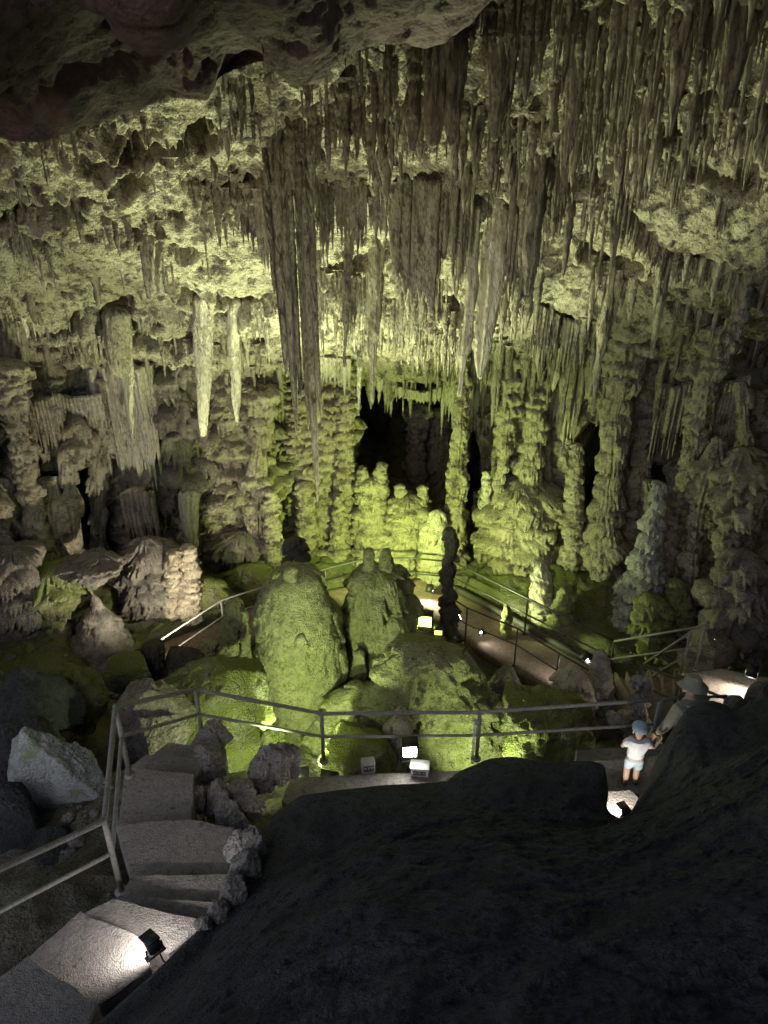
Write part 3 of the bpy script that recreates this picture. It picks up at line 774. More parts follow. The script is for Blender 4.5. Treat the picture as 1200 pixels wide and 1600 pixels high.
curtain('big brown organ pipe curtain under the dark slot in the roof middle', [(614, 283), (632, 280), (650, 284), (668, 288), (690, 284), (702, 290)], [150, 190, 200, 205, 190, 120], 41, 'stal', (9, 19), .16, lmin=.8, lround=.15, taper=.6, rgh=.025)
curtain('dark brown fluted curtain left of the organ pipe curtain', [(575, 318), (590, 322), (606, 330)], [60, 70, 60], 42, 'stal', (6, 10))
curtain('curved fluted curtain below the narrow slot left of the organ pipes', [(522, 290), (540, 296), (560, 294), (574, 290)], [90, 120, 135, 95], 43, 'stal', (5, 9), .08)
curtain('hanging curtain between giant stalactite and the narrow slot', [(492, 285), (505, 292), (520, 300)], [110, 130, 90], 44, 'stal_dark', (5, 9))
curtain('pale fluted curtain left of the giant stalactite', [(370, 295), (385, 298), (402, 296), (416, 294)], [95, 110, 120, 140], 45, 'stal', (6, 11))
curtain('wide grey curtain right of the widest pale stalactite', [(786, 330), (800, 335), (815, 345), (830, 352)], [170, 160, 130, 110], 46, 'stal', (7, 13), .12)
curtain('brown curtain between organ pipes and the white flecked stalactite', [(705, 300), (720, 310), (736, 322)], [160, 150, 140], 47, 'stal', (7, 13), .12)
curtain('ragged curtain below the dark slot right of the roof centre', [(848, 250), (865, 252), (884, 262), (900, 270)], [65, 75, 70, 50], 48, 'stal_dark', (5, 10))
curtain('striped dark curtain at upper right beneath the slot', [(872, 255), (890, 245), (905, 235)], [90, 70, 60], 49, 'stal_dark', (5, 9))
curtain('leaning fan shaped curtain at the far left edge', [(12, 372), (28, 366), (44, 362)], [45, 60, 55], 50, 'stal', (4, 7))
curtain('dense fringe under the left part of the long curved crack', [(984, 340), (1000, 358), (1018, 374), (1038, 394)], [45, 55, 60, 50], 51, 'stal', (5, 9))
curtain('dense fringe under the right part of the long curved crack', [(1058, 408), (1085, 412), (1110, 418), (1140, 432), (1158, 446)], [50, 40, 48, 40, 36], 52, 'stal', (5, 9))
curtain('fringe under the lower right crack, left half', [(832, 476), (850, 488), (872, 500)], [80, 95, 85], 53, 'stal', (5, 9))
curtain('fringe under the lower right crack, right half', [(880, 504), (905, 510), (930, 522)], [90, 80, 70], 54, 'stal', (5, 9))
curtain('short curtain under the dark slot in the top right corner', [(1120, 318), (1135, 316), (1150, 312)], [40, 75, 35], 55, 'stal', (5, 8))
curtain('broad fringe along the roof lip at right, left half', [(935, 552), (960, 560), (985, 566), (1010, 570)], [60, 80, 90, 70], 56, 'stal', (6, 11))
curtain('broad fringe along the roof lip at right, right half', [(1018, 572), (1045, 576), (1070, 580), (1100, 572)], [80, 60, 70, 80], 57, 'stal', (6, 11))
curtain('fringe along the centre ledge below the organ pipes', [(598, 470), (620, 474), (645, 476), (668, 478)], [60, 80, 60, 40], 58, 'stal', (5, 9))
curtain('fringe below the ledge right of the giant stalactite', [(495, 432), (512, 430), (530, 432), (552, 440), (575, 436)], [90, 70, 60, 80, 100], 59, 'stal', (5, 9))
curtain('small fringe between the smooth blunt stalactite and the giant one', [(380, 478), (395, 480), (412, 478)], [55, 60, 65], 60, 'stal', (4, 8))
curtain('fringe above the tiered wall left of the black opening', [(492, 560), (510, 564), (530, 566), (548, 566)], [50, 45, 60, 40], 61, 'stal_pale', (5, 9))
curtain('fringe over the black cave opening', [(575, 590), (600, 600), (630, 612), (660, 620), (690, 610)], [20, 12, 16, 12, 24], 62, 'stal_pale', (5, 9))
curtain('long fringe on the roof lip above the tall slim column', [(700, 560), (720, 552), (745, 556), (765, 566)], [60, 70, 60, 45], 63, 'stal', (5, 10))
curtain('pale roof lip curtain above the organ shaped drapery at left', [(118, 602), (140, 604), (165, 604), (190, 602), (212, 600)], [50, 40, 35, 45, 60], 64, 'stal_pale', (5, 10))
curtain('roof lip fringe above the brown hollow in the left wall', [(220, 600), (245, 598), (275, 594), (305, 590)], [25, 35, 20, 25], 65, 'stal', (4, 8))
curtain('roof lip fringe between the smooth blunt stalactite and giant one', [(330, 588), (355, 584), (385, 580), (410, 578), (435, 576)], [50, 60, 45, 60, 50], 66, 'stal', (5, 10))
curtain('short fringe under the stepped ledge at far left', [(45, 528), (70, 524), (100, 520), (130, 520), (150, 524)], [25, 30, 20, 35, 30], 67, 'stal', (4, 8))
curtain('small fringe beneath the left bright ledge', [(215, 500), (235, 486), (262, 482), (285, 480)], [30, 35, 30, 40], 68, 'stal', (4, 8))

# medium stalactites in rows, each one an object: (where phrase, root line, count, length px, width px, material)
ROWS = [
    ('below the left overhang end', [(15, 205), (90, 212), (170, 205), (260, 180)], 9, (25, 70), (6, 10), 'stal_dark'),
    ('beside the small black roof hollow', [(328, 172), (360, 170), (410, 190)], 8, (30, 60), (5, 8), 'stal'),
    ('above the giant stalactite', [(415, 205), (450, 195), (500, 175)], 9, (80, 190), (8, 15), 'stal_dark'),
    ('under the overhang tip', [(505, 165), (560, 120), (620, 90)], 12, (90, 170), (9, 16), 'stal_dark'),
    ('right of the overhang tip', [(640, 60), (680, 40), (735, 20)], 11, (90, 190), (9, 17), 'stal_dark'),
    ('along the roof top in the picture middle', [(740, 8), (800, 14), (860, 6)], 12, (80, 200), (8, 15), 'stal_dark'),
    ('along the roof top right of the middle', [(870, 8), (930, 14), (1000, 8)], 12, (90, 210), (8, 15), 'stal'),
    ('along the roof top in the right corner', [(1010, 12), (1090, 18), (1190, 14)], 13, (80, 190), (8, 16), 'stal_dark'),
    ('in the row above the organ pipe curtain', [(570, 190), (630, 185), (700, 180)], 10, (40, 110), (6, 12), 'stal'),
    ('in the second row right of the organ pipes', [(715, 170), (770, 190), (840, 190)], 12, (60, 150), (7, 13), 'stal'),
    ('in the second row at upper right', [(850, 150), (930, 150), (1005, 165)], 12, (70, 170), (7, 14), 'stal'),
    ('in the second row near the right edge', [(1020, 160), (1100, 150), (1190, 175)], 12, (60, 140), (7, 14), 'stal'),
    ('in the bunch before the long crack', [(800, 262), (860, 285), (905, 292)], 10, (90, 190), (8, 15), 'stal_dark'),
    ('over the pale patch left of the long crack', [(912, 300), (950, 306), (985, 330)], 10, (50, 120), (6, 12), 'stal'),
    ('under the long curved crack', [(990, 345), (1040, 396), (1105, 412), (1155, 440)], 12, (45, 95), (7, 13), 'stal'),
    ('under the short crack in the right roof', [(915, 400), (945, 424), (998, 434)], 9, (55, 130), (7, 13), 'stal'),
    ('under the lower right crack', [(832, 474), (868, 500), (935, 524)], 11, (70, 140), (7, 12), 'stal'),
    ('beneath the small crack near the right edge', [(1050, 474), (1090, 480), (1140, 508)], 8, (30, 75), (6, 10), 'stal'),
    ('on the right roof lip', [(930, 548), (1000, 566), (1095, 574)], 12, (60, 130), (7, 13), 'stal'),
    ('on the roof lip above the ribbed columns', [(770, 540), (830, 556), (915, 560)], 14, (60, 150), (7, 13), 'stal'),
    ('on the centre roof above the black opening', [(600, 530), (650, 530), (700, 520)], 9, (25, 55), (6, 10), 'stal'),
    ('below the centre ledge', [(600, 472), (660, 478), (725, 484)], 10, (50, 125), (6, 12), 'stal'),
    ('right of the widest pale stalactite', [(790, 400), (815, 400), (845, 420)], 7, (60, 140), (7, 12), 'stal'),
    ('on the ledge right of the giant stalactite', [(493, 430), (530, 432), (580, 436)], 9, (70, 150), (6, 11), 'stal'),
    ('left of the giant stalactite', [(300, 290), (350, 296), (415, 300)], 11, (60, 135), (7, 14), 'stal'),
    ('above the left popcorn roof', [(150, 330), (230, 352), (300, 350)], 9, (45, 100), (7, 12), 'stal_dark'),
    ('at the far left under the black fissure', [(10, 340), (60, 318), (120, 320)], 8, (35, 80), (7, 12), 'stal_dark'),
    ('on the bright band at left', [(60, 530), (150, 528), (260, 540)], 10, (30, 75), (5, 9), 'stal'),
    ('on the band beside the giant stalactite', [(280, 530), (340, 534), (410, 540)], 9, (30, 70), (5, 9), 'stal'),
    ('on the left roof lip', [(60, 600), (130, 606), (230, 602)], 10, (40, 95), (6, 11), 'stal_pale'),
    ('on the lip behind the blunt stalactite', [(250, 596), (340, 588), (445, 578)], 12, (35, 90), (6, 11), 'stal'),
]
rs2 = np.random.default_rng(77); LSC = .85
for (where, line, n, (l0, l1), (w0, w1), mat) in ROWS:
    n = int(n * .85 + .5)
    ln = np.array(line, dtype=float); sg = np.r_[0, np.cumsum(np.hypot(*np.diff(ln, axis=0).T))]
    tq = np.sort((np.arange(n) + rs2.random(n) * .85) / n) * sg[-1]
    items = []
    for t in tq:
        px = np.interp(t, sg, ln[:, 0]); py = np.interp(t, sg, ln[:, 1]) + rs2.normal() * 7
        L = (l0 + (l1 - l0) * rs2.random() ** 1.4) * LSC; wd_ = 1.25 * (w0 + (w1 - w0) * rs2.random())
        items.append((px, py, L, wd_))
    for i, (px, py, L, wd_) in enumerate(items):
        root, Lm, r = hang_spec(px, py, py + L, wd_)
        V, f = stalactite_V(root, Lm, r, int(rs2.integers(1e6)), 14, 30)
        o = link('stalactite', V, [f], M[mat], None, tuple(root))
        q = ('long ' if L / LSC > l0 + .6 * (l1 - l0) else 'short ' if L / LSC < l0 + .2 * (l1 - l0) else '')
        q += ('thick' if wd_ / 1.25 > w0 + .6 * (w1 - w0) else 'thin')
        tone = {'stal': 'brown', 'stal_dark': 'dark', 'stal_pale': 'pale'}[mat]
        tag(o, f'{q} {tone} stalactite, {ordinal(i, n)} from left {where}', 'stalactite', f'row of stalactites {where}')

# the countless small drips in between
mbs = {'stal': MB(), 'stal_dark': MB(), 'stal_pale': MB()}
cand = np.arange(len(IX))
dens = fbm(IP, .9, 3, 301) + .5 * fbm(IP, 3.0, 2, 302)
okc = (IX > -60) & (IX < 1260) & (IY > -200) & (IY < 625)
# clearer patches of bare roof
bare = ((IX - 1090) / 140) ** 2 + ((IY - 380) / 90) ** 2 < 1
bare |= ((IX - 1030) / 110) ** 2 + ((IY - 520) / 50) ** 2 < 1
bare |= ((IX - 910) / 50) ** 2 + ((IY - 440) / 45) ** 2 < 1
bare |= ((IX - 1130) / 90) ** 2 + ((IY - 340) / 85) ** 2 < 1
bare |= ((IX - 1020) / 150) ** 2 + ((IY - 500) / 62) ** 2 < 1
bare |= ((IX - 930) / 70) ** 2 + ((IY - 400) / 60) ** 2 < 1
bare |= ((IX - 1010) / 70) ** 2 + ((IY - 350) / 40) ** 2 < 1
bare |= (IY > 545) & (IY < 592) & (IX < 560)
bare |= ((IX - 330) / 110) ** 2 + ((IY - 440) / 28) ** 2 < 1
bare |= ((IX - 560) / 60) ** 2 + ((IY - 400) / 25) ** 2 < 1
for (hx, hy, rx, ry, dp) in HOLES: bare |= (np.abs(IX - hx) < rx * 1.05) & (IY > hy - ry - 45) & (IY < hy + ry)
okc &= ~(bare & (rs2.random(len(IX)) < .97))
ids = cand[okc]
okc &= ~((IX > 545) & (IX < 705) & (IY > 560))
# pixel-even sampling weighted by clumps
wgt = np.exp(3.4 * dens[ids]) * (.55 + .9 * (IX[ids] > 480)) * (1 + .9 * (IY[ids] < 300))
wgt /= wgt.sum()
for k in rs2.choice(ids, 2300, replace=False, p=wgt):
    root = IP[k]; sc_ = depth_of(root) / F
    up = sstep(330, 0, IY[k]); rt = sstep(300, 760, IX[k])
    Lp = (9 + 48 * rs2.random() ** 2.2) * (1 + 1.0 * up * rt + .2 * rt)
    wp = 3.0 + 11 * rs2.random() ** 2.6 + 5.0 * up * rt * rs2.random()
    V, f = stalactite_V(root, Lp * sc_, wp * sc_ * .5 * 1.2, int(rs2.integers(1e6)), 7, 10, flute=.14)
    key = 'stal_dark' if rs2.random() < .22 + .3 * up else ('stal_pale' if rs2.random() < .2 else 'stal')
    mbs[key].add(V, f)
nm = 0
for key, mb in mbs.items():
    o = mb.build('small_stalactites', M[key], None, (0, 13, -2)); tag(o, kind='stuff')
# ------------------------------------------------------------------ columns, stalagmites and flowstone standing in the chamber
GC = 'flowstone columns along the cave wall'
def col_(label, pts, D, seed, mat='wall', name='flowstone_column', cat='column', group=GC, **k):
    return column(name, label, cat, pts, D, seed, mat, group, **k)
col_('leaning banded column by the left picture edge', [(4, 560, 34), (18, 610, 24), (24, 660, 16), (38, 720, 17), (52, 790, 16), (62, 860, 20)], 15.0, 101, 'wall', tier_h=.24, amp=.09)
bundle('wide fluted drapery tapering down like a funnel on the left wall', [(138, 578), (155, 576), (177, 574), (200, 574), (220, 576), (238, 578)], [120, 200, 280, 292, 230, 130], 102, (6, 11), .42, 'stal_pale', 16.7, 'fluted_drapery', 'drapery', GC, 70, .03, 0, taper=.75)
bundle('fluted block of short pipes under the funnel drapery', [(190, 775), (205, 770), (222, 770), (240, 778)], [75, 100, 100, 85], 103, (6, 10), .34, 'beige', 16.2, 'fluted_drapery', 'drapery', GC, 50, .02, 0, taper=.45)
col_('brown tiered flowstone mass low on the left wall', [(232, 832, 14), (240, 855, 36), (250, 885, 54), (248, 925, 58), (238, 965, 48), (236, 1005, 44)], 14.9, 104, 'brown', name='flowstone_mass', cat='flowstone', tier_h=.5, amp=.15, lobe_w=.35, ed=.8, wob=.8, fringe=.75)
col_('rounded pale pillar left of the pair beside the brown tiered mass', [(272, 858, 9), (272, 890, 12), (270, 940, 14)], 14.3, 105, 'beige', tier_h=.2, amp=.06)
col_('rounded pale pillar right of the pair beside the brown tiered mass', [(295, 850, 9), (296, 890, 12), (296, 945, 15)], 14.3, 106, 'beige', tier_h=.2, amp=.06)
col_('green rimmed flowstone bulge in the lower left corner of the wall', [(75, 880, 22), (82, 910, 46), (92, 960, 52), (100, 1010, 50), (95, 1040, 40)], 13.9, 107, 'green', name='flowstone_mass', cat='flowstone', tier_h=.38, amp=.18, lobe_w=.45)
col_('brown folded flowstone at the left edge below the banded column', [(15, 855, 30), (20, 900, 44), (20, 960, 46), (16, 1030, 48)], 13.6, 108, 'brown', name='flowstone_mass', cat='flowstone', tier_h=.45, amp=.2, lobe_w=.5)
col_('smooth reddish brown cone against the left wall', [(146, 930, 5), (150, 965, 22), (158, 1000, 44), (160, 1022, 54)], 13.4, 109, 'brown', name='stalagmite', cat='stalagmite', group=None, tiers=0, rough=.07, clump=1.2)
col_('twisted brown flowstone above the reddish brown cone', [(150, 862, 20), (140, 885, 40), (128, 905, 30)], 14.0, 110, 'brown', name='flowstone_mass', cat='flowstone', tier_h=.25, amp=.16, ed=.7, sink=.1, wob=1.2, clump=1.2)
col_('brown layered shelf of flowstone right of the fluted drapery', [(255, 500, 60), (268, 660, 58), (272, 720, 60), (272, 770, 52), (280, 830, 40)], 17.6, 111, 'brown', name='flowstone_mass', cat='flowstone', tier_h=.62, amp=.26, lobe_w=.28, ed=.75, wob=.7)
col_('wide tiered flowstone between brown shelf and stacked column', [(390, 490, 70), (372, 660, 66), (362, 740, 72), (358, 800, 66), (362, 870, 60)], 17.7, 112, 'wall', name='flowstone_mass', cat='flowstone', tier_h=.3, amp=.17, lobe_w=.2, ed=.75, wob=.8)
col_('twisted drapery left of the stacked column', [(410, 600, 26), (405, 690, 16), (400, 740, 18), (398, 790, 14), (400, 840, 16)], 16.8, 113, 'wall', tiers=.5, flutes=.06, tier_h=.4)
col_('narrow stacked column left of the bright tiered wall', [(422, 762, 8), (426, 800, 11), (428, 855, 12)], 16.4, 114, 'wall', tier_h=.17, amp=.07)
col_('bright green tiered flowstone wall left of the black opening', [(512, 530, 46), (510, 575, 42), (508, 640, 44), (506, 720, 44), (508, 800, 48), (505, 868, 50)], 17.9, 115, 'wall', name='flowstone_mass', cat='flowstone', tier_h=.3, amp=.16, lobe_w=.35, ed=.7)
col_('tiered column on the left edge of the black opening', [(545, 545, 16), (543, 590, 11), (540, 680, 12), (540, 760, 14), (545, 860, 18)], 17.4, 116, 'wall', tier_h=.22, amp=.09)
col_('slim stacked column in front of the bright tiered wall', [(477, 752, 12), (478, 800, 14), (480, 850, 16)], 17.2, 117, 'wall', tier_h=.2, amp=.08)
col_('short thin column right of the slim stacked one', [(529, 770, 6), (530, 810, 10), (530, 870, 14)], 17.0, 118, 'wall', tier_h=.2, amp=.07)
bl = col_('left tiered stalagmite block in front of the black opening', [(580, 745, 20), (580, 790, 22), (578, 830, 26), (575, 880, 28)], 17.0, 119, 'wall', name='stalagmite', cat='stalagmite', tier_h=.24, amp=.12)
column('knob', None, None, [(567, 728, 6), (567, 760, 9)], 17.0, 120, 'wall', parent=bl, tier_h=.15, amp=.05, sink=.2)
column('knob', None, None, [(594, 722, 8), (595, 765, 10)], 17.0, 121, 'wall', parent=bl, tier_h=.15, amp=.05, sink=.2)
br = col_('right broad tiered stalagmite block in front of the black opening', [(636, 772, 24), (636, 810, 28), (635, 840, 32), (632, 890, 34)], 16.9, 122, 'wall', name='stalagmite', cat='stalagmite', tier_h=.26, amp=.13, lobe_w=.5)
column('knob', None, None, [(626, 756, 7), (627, 790, 10)], 16.9, 123, 'wall', parent=br, tier_h=.14, amp=.05, sink=.2)
column('knob', None, None, [(660, 758, 7), (659, 790, 9)], 16.9, 124, 'wall', parent=br, tier_h=.14, amp=.05, sink=.2)
col_('yellowish rounded mound beside the tall slim column', [(683, 797, 8), (680, 825, 17), (678, 880, 24)], 16.4, 125, 'stal_pale', name='stalagmite', cat='stalagmite', group=None, tier_h=.3, amp=.07)
col_('tall slim column joining roof and floor right of the black opening', [(725, 500, 18), (722, 545, 12), (721, 600, 10), (718, 660, 10), (715, 720, 13), (712, 790, 16), (708, 855, 20), (706, 890, 24)], 16.8, 126, 'wall', tier_h=.24, amp=.07, flutes=.03)
col_('small stalagmite on the ledge of the hanging massif', [(759, 736, 5), (760, 770, 8)], 16.9, 127, 'stal_pale', name='stalagmite', cat='stalagmite', group=None, tier_h=.15, amp=.04)
col_('pointed drapery hanging above the small ledge stalagmite', [(797, 550, 30), (793, 605, 20), (792, 660, 15), (784, 720, 9), (776, 770, 7)], 16.8, 128, 'wall', name='fluted_drapery', cat='drapery', tiers=.3, flutes=.06)
col_('column with hollow left side above the hanging massif', [(838, 580, 28), (835, 640, 18), (832, 700, 16), (826, 760, 22)], 17.0, 129, 'wall', tiers=.7, flutes=.05)
col_('hanging tiered flowstone massif right of the tall slim column', [(812, 748, 48), (815, 780, 64), (812, 820, 62), (806, 870, 66)], 17.0, 130, 'wall', name='flowstone_mass', cat='flowstone', tier_h=.4, amp=.2, lobe_w=.35, ed=.8)
col_('bright rippled cone column left of the narrow black slot', [(903, 692, 7), (899, 750, 13), (896, 820, 15), (893, 880, 19), (888, 915, 24)], 16.3, 131, 'wall', tier_h=.2, amp=.08)
col_('massive ribbed column right of the narrow black slot', [(985, 510, 40), (976, 565, 27), (964, 640, 22), (956, 720, 18), (950, 790, 20), (944, 860, 26), (940, 900, 30)], 16.2, 132, 'wall', tier_h=.42, amp=.13, flutes=.05)
col_('darker column behind the massive ribbed one', [(1018, 570, 22), (1008, 640, 13), (1000, 720, 14), (990, 800, 16), (980, 870, 20)], 16.6, 133, 'wall', tier_h=.3, amp=.09)
col_('pale ghostly column standing alone at right', [(1030, 752, 6), (1024, 800, 12), (1016, 850, 17), (1004, 900, 23), (992, 950, 24), (985, 1025, 30)], 14.0, 134, 'grey', tier_h=.3, amp=.11, rough=.06)
col_('knotty thin column right of the pale ghostly one', [(1052, 790, 8), (1042, 850, 12), (1030, 920, 14), (1022, 980, 18)], 14.2, 135, 'wall', tier_h=.25, amp=.1)
col_('smooth branching drapery curving down the right wall', [(1122, 682, 9), (1112, 720, 20), (1096, 770, 18), (1086, 830, 13), (1080, 880, 13), (1074, 930, 18)], 13.9, 136, 'wall', name='fluted_drapery', cat='drapery', tiers=.2, flutes=.06, rough=.05)
col_('upper right wall column under the roof lip', [(1130, 500, 34), (1115, 560, 19), (1100, 620, 16), (1088, 690, 14), (1078, 740, 10)], 14.8, 137, 'wall', tiers=.8, flutes=.05)
col_('scalloped flowstone on the right wall beside the branching drapery', [(1165, 700, 22), (1160, 740, 40), (1155, 790, 38), (1150, 840, 26)], 13.5, 138, 'wall', name='flowstone_mass', cat='flowstone', tier_h=.5, amp=.22, lobe_w=.5)
col_('lobed flowstone low on the right wall above the bright lamp', [(1165, 860, 26), (1160, 920, 44), (1150, 980, 46), (1145, 1030, 34)], 12.6, 139, 'brown', name='flowstone_mass', cat='flowstone', tier_h=.5, amp=.2, lobe_w=.45)
col_('ringed green flowstone pipe at the foot of the right wall', [(1058, 905, 14), (1060, 940, 20), (1064, 985, 22)], 13.6, 140, 'green', name='flowstone_mass', cat='flowstone', tier_h=.16, amp=.07)
col_('green ferny flowstone right of the pale ghostly column', [(1018, 930, 14), (1020, 960, 26), (1022, 1000, 30)], 13.3, 141, 'green', name='flowstone_mass', cat='flowstone', tier_h=.25, amp=.12)
col_('vivid green mossy bank behind the left walkway rail', [(318, 900, 26), (322, 925, 48), (330, 960, 66), (330, 1000, 74)], 14.9, 142, 'moss', name='flowstone_mound', cat='flowstone', group=None, tiers=.4, tier_h=.3, amp=.10, clump=1.0, rough=.10, ed=.6, wob=.6)
col_('mossy green foot of the wall between dome and left rail', [(395, 880, 40), (400, 905, 60), (405, 940, 70)], 15.9, 143, 'moss', name='flowstone_mound', cat='flowstone', group=None, tiers=.2, tier_h=.3, amp=.08, clump=.8, rough=.10, ed=.5, wob=.5)
col_('brown cave mouth shelf above the mossy wall foot', [(372, 835, 40), (375, 860, 50), (380, 885, 50)], 16.6, 144, 'brown', name='flowstone_mass', cat='flowstone', tier_h=.3, amp=.14, lobe_w=.3, ed=.6, wob=.6)
col_('hollow shelf of hanging draperies between banded column and fluted cone', [(100, 640, 40), (105, 680, 44), (110, 730, 36)], 16.3, 145, 'wall', name='flowstone_mass', cat='flowstone', tier_h=.5, amp=.24, lobe_w=.4, ed=.7, wob=.6, sink=.1, close_bot=True)
col_('long brown drapery below the hollow at far left', [(80, 770, 26), (92, 800, 34), (100, 850, 30)], 15.6, 146, 'beige', name='fluted_drapery', cat='drapery', tiers=.5, flutes=.06, tier_h=.5, amp=.1, wob=.4, sink=.1, vst=.3)
col_('grey hanging drapery cone between brown shelf and mossy bank', [(296, 765, 16), (296, 800, 15), (302, 850, 7)], 16.4, 147, 'stal_pale', name='fluted_drapery', cat='drapery', tiers=0, flutes=.05, wob=.2, sink=.05, vst=.2, point=.2)
col_('dim grey column standing deep inside the black opening', [(652, 630, 16), (650, 700, 12), (648, 800, 16)], 21.0, 148, 'wall', tier_h=.3, amp=.1, wob=.5)
col_('dim fluted column deep in the right half of the black opening', [(684, 640, 22), (682, 700, 18), (680, 790, 20)], 21.4, 149, 'wall', tiers=.4, flutes=.07, wob=.5, vst=.3)
# the wall is packed with slimmer columns and draperies in between
rs3 = np.random.default_rng(123)
def path_y(x):     # wall distance at a lateral position
    return float(np.interp(x, PATH[3:12, 0], PATH[3:12, 1]))
def wall_D(px, py):
    D = 16.0
    for _ in range(8):
        D = .5 * D + .5 * path_y(at(px, py, D)[0])
    return D
PACK = [('of the packed row on the left wall', [75, 118, 150, 232, 258, 300, 318, 336, 350, 385, 412, 440], 'wall'), ('of the packed row beside the black opening', [462, 492, 522], 'wall'),
        ('of the packed row right of the slim column', [768, 790, 818, 848, 862, 880], 'wall'), ('of the packed row on the right wall', [985, 1030, 1072, 1080, 1105, 1130, 1150, 1170], 'wall')]
for where, pxs, mat in PACK:
    for i, px in enumerate(pxs):
        px = px + rs3.normal() * 4
        inop = 545 < px < 705
        y1 = 880 + rs3.normal() * 10; y0 = (770 + 40 * rs3.random()) if inop else rs3.choice([585, 640, 690, 740]) + 30 * rs3.random()
        D = wall_D(px, 800) - .35 - .55 * rs3.random()
        if inop: D = 17.4 - .4 * rs3.random()
        w = 8 + 9 * rs3.random(); kind = rs3.random()
        dx = rs3.normal() * 10
        pts = [(px + dx, y0, w * (.55 + .3 * rs3.random())), (px + dx * .5, .6 * y0 + .4 * y1, w * (.7 + .4 * rs3.random())), (px, .25 * y0 + .75 * y1, w), (px, y1, w * 1.4)]
        adj = ['narrow', 'slim', 'thin', 'ragged', 'leaning'][int(rs3.integers(5))]
        kd = dict(tier_h=.16 + .16 * rs3.random(), amp=.06 + .06 * rs3.random(), wob=.5 + .5 * rs3.random(), tiers=.6 + .5 * rs3.random()) if kind < .65 else dict(tiers=.35, tier_h=.5, amp=.06, flutes=.05, vst=.3, wob=.5)
        col_(f'{adj} flowstone column, {ordinal(i, 99)} from left {where}', pts, D, 500 + int(rs3.integers(9000)), mat, group='slim columns packed along the wall', lobe_w=.6, **kd)
DRAP = [(60, 640, 34, 90), (120, 640, 40, 70), (232, 640, 34, 120), (268, 620, 30, 70), (300, 690, 30, 80), (345, 610, 40, 90), (395, 605, 34, 120), (430, 640, 26, 130), (500, 600, 30, 90), (720, 600, 30, 80), (765, 600, 36, 110), (805, 610, 36, 120), (850, 610, 34, 130), (880, 620, 30, 110), (990, 600, 40, 140), (1030, 610, 36, 150), (1062, 620, 32, 130), (1135, 610, 36, 120), (1160, 640, 34, 110), (1095, 760, 30, 110), (1140, 780, 30, 90), (1175, 760, 26, 100), (820, 770, 40, 60), (770, 790, 30, 60), (850, 790, 34, 60), (60, 760, 30, 90), (350, 760, 40, 70), (390, 700, 34, 80)]
for i, (px, py, w, L) in enumerate(DRAP):
    D = wall_D(px, py) - .25 - .5 * rs3.random()
    n = 4; xs_ = np.linspace(px - w, px + w, n)
    zone = 'on the left wall' if px < 450 else 'in the middle' if px < 900 else 'on the right wall'
    grp = [q for q in DRAP if ('on the left wall' if q[0] < 450 else 'in the middle' if q[0] < 900 else 'on the right wall') == zone]
    idx = sorted(grp).index((px, py, w, L))
    bundle(f'ragged drapery of thin pipes, {ordinal(idx, 99)} from left {zone}', [(x, py + rs3.normal() * 5) for x in xs_], [L * (.4 + .8 * rs3.random()) for _ in xs_], 900 + i, (4.5, 8), .14, ['wall', 'stal_pale', 'wall', 'stal'][i % 4], D, 'fluted_drapery', 'drapery', 'ragged draperies hanging on the wall', 34, .02, 12)

# floor stalagmites on the right mound
col_('short pale stalagmite with square top on the green mound', [(847, 876, 6), (846, 895, 13), (847, 930, 16), (848, 965, 20)], 14.5, 150, 'stal_pale', name='stalagmite', cat='stalagmite', group=None, tier_h=.22, amp=.05)
col_('lumpy low stalagmite leaning on the square topped one', [(882, 914, 10), (881, 935, 18), (880, 968, 20)], 14.3, 151, 'green', name='stalagmite', cat='stalagmite', group=None, tiers=0, clump=.9, rough=.06)
col_('tiny round stalagmite behind the far side walkway rail', [(792, 946, 5), (792, 960, 8), (792, 975, 8)], 13.9, 152, 'green', name='stalagmite', cat='stalagmite', group=None, tiers=0)
col_('small green stump beside the corner post of the walkway', [(953, 1008, 4), (952, 1020, 7), (952, 1032, 7)], 12.9, 153, 'green', name='stalagmite', cat='stalagmite', group=None, tiers=0)
# the middle group
dm = col_('huge smooth green dome stalagmite in front of the walkway', [(462, 884, 20), (460, 900, 40), (462, 940, 60), (466, 1000, 70), (470, 1060, 70), (464, 1110, 56), (458, 1175, 46)], 11.5, 160, 'dome', name='stalagmite', cat='stalagmite', group=None, tiers=.1, tier_h=.9, amp=.07, rough=.05, sink=.3, lobe_w=.6, wob=.08)
column('knob', None, None, [(432, 892, 5), (433, 915, 9)], 11.35, 161, 'dome', parent=dm, tiers=0, sink=.15)
column('knob', None, None, [(455, 884, 9), (456, 905, 13)], 11.3, 162, 'dome', parent=dm, tiers=0, sink=.15)
column('knob', None, None, [(471, 990, 6), (470, 1010, 13), (470, 1060, 15)], 10.85, 163, 'dome', parent=dm, tiers=0, sink=.2)
tw = col_('tiered twin knobbed stalagmite beside the green dome', [(590, 884, 22), (590, 900, 38), (588, 925, 46), (592, 965, 56), (592, 1010, 60), (590, 1075, 62)], 12.4, 164, 'dome', name='stalagmite', cat='stalagmite', group=None, tier_h=.5, amp=.11, lobe_w=.4, rough=.07, wob=.12)
for (px, seed) in ((576, 165), (604, 166)):
    column('knob', None, None, [(px, 857, 7), (px, 870, 10), (px, 895, 13)], 12.4, seed, 'dome', parent=tw, tiers=0, rough=.03, sink=.1)
col_('dark pillar standing in front of the walkway corner', [(704, 824, 8), (706, 845, 11), (701, 880, 9), (700, 925, 11), (700, 985, 14)], 13.4, 167, 'shadedst', name='stalagmite', cat='stalagmite', group=None, tiers=.4, tier_h=.3, amp=.05, rough=.06)
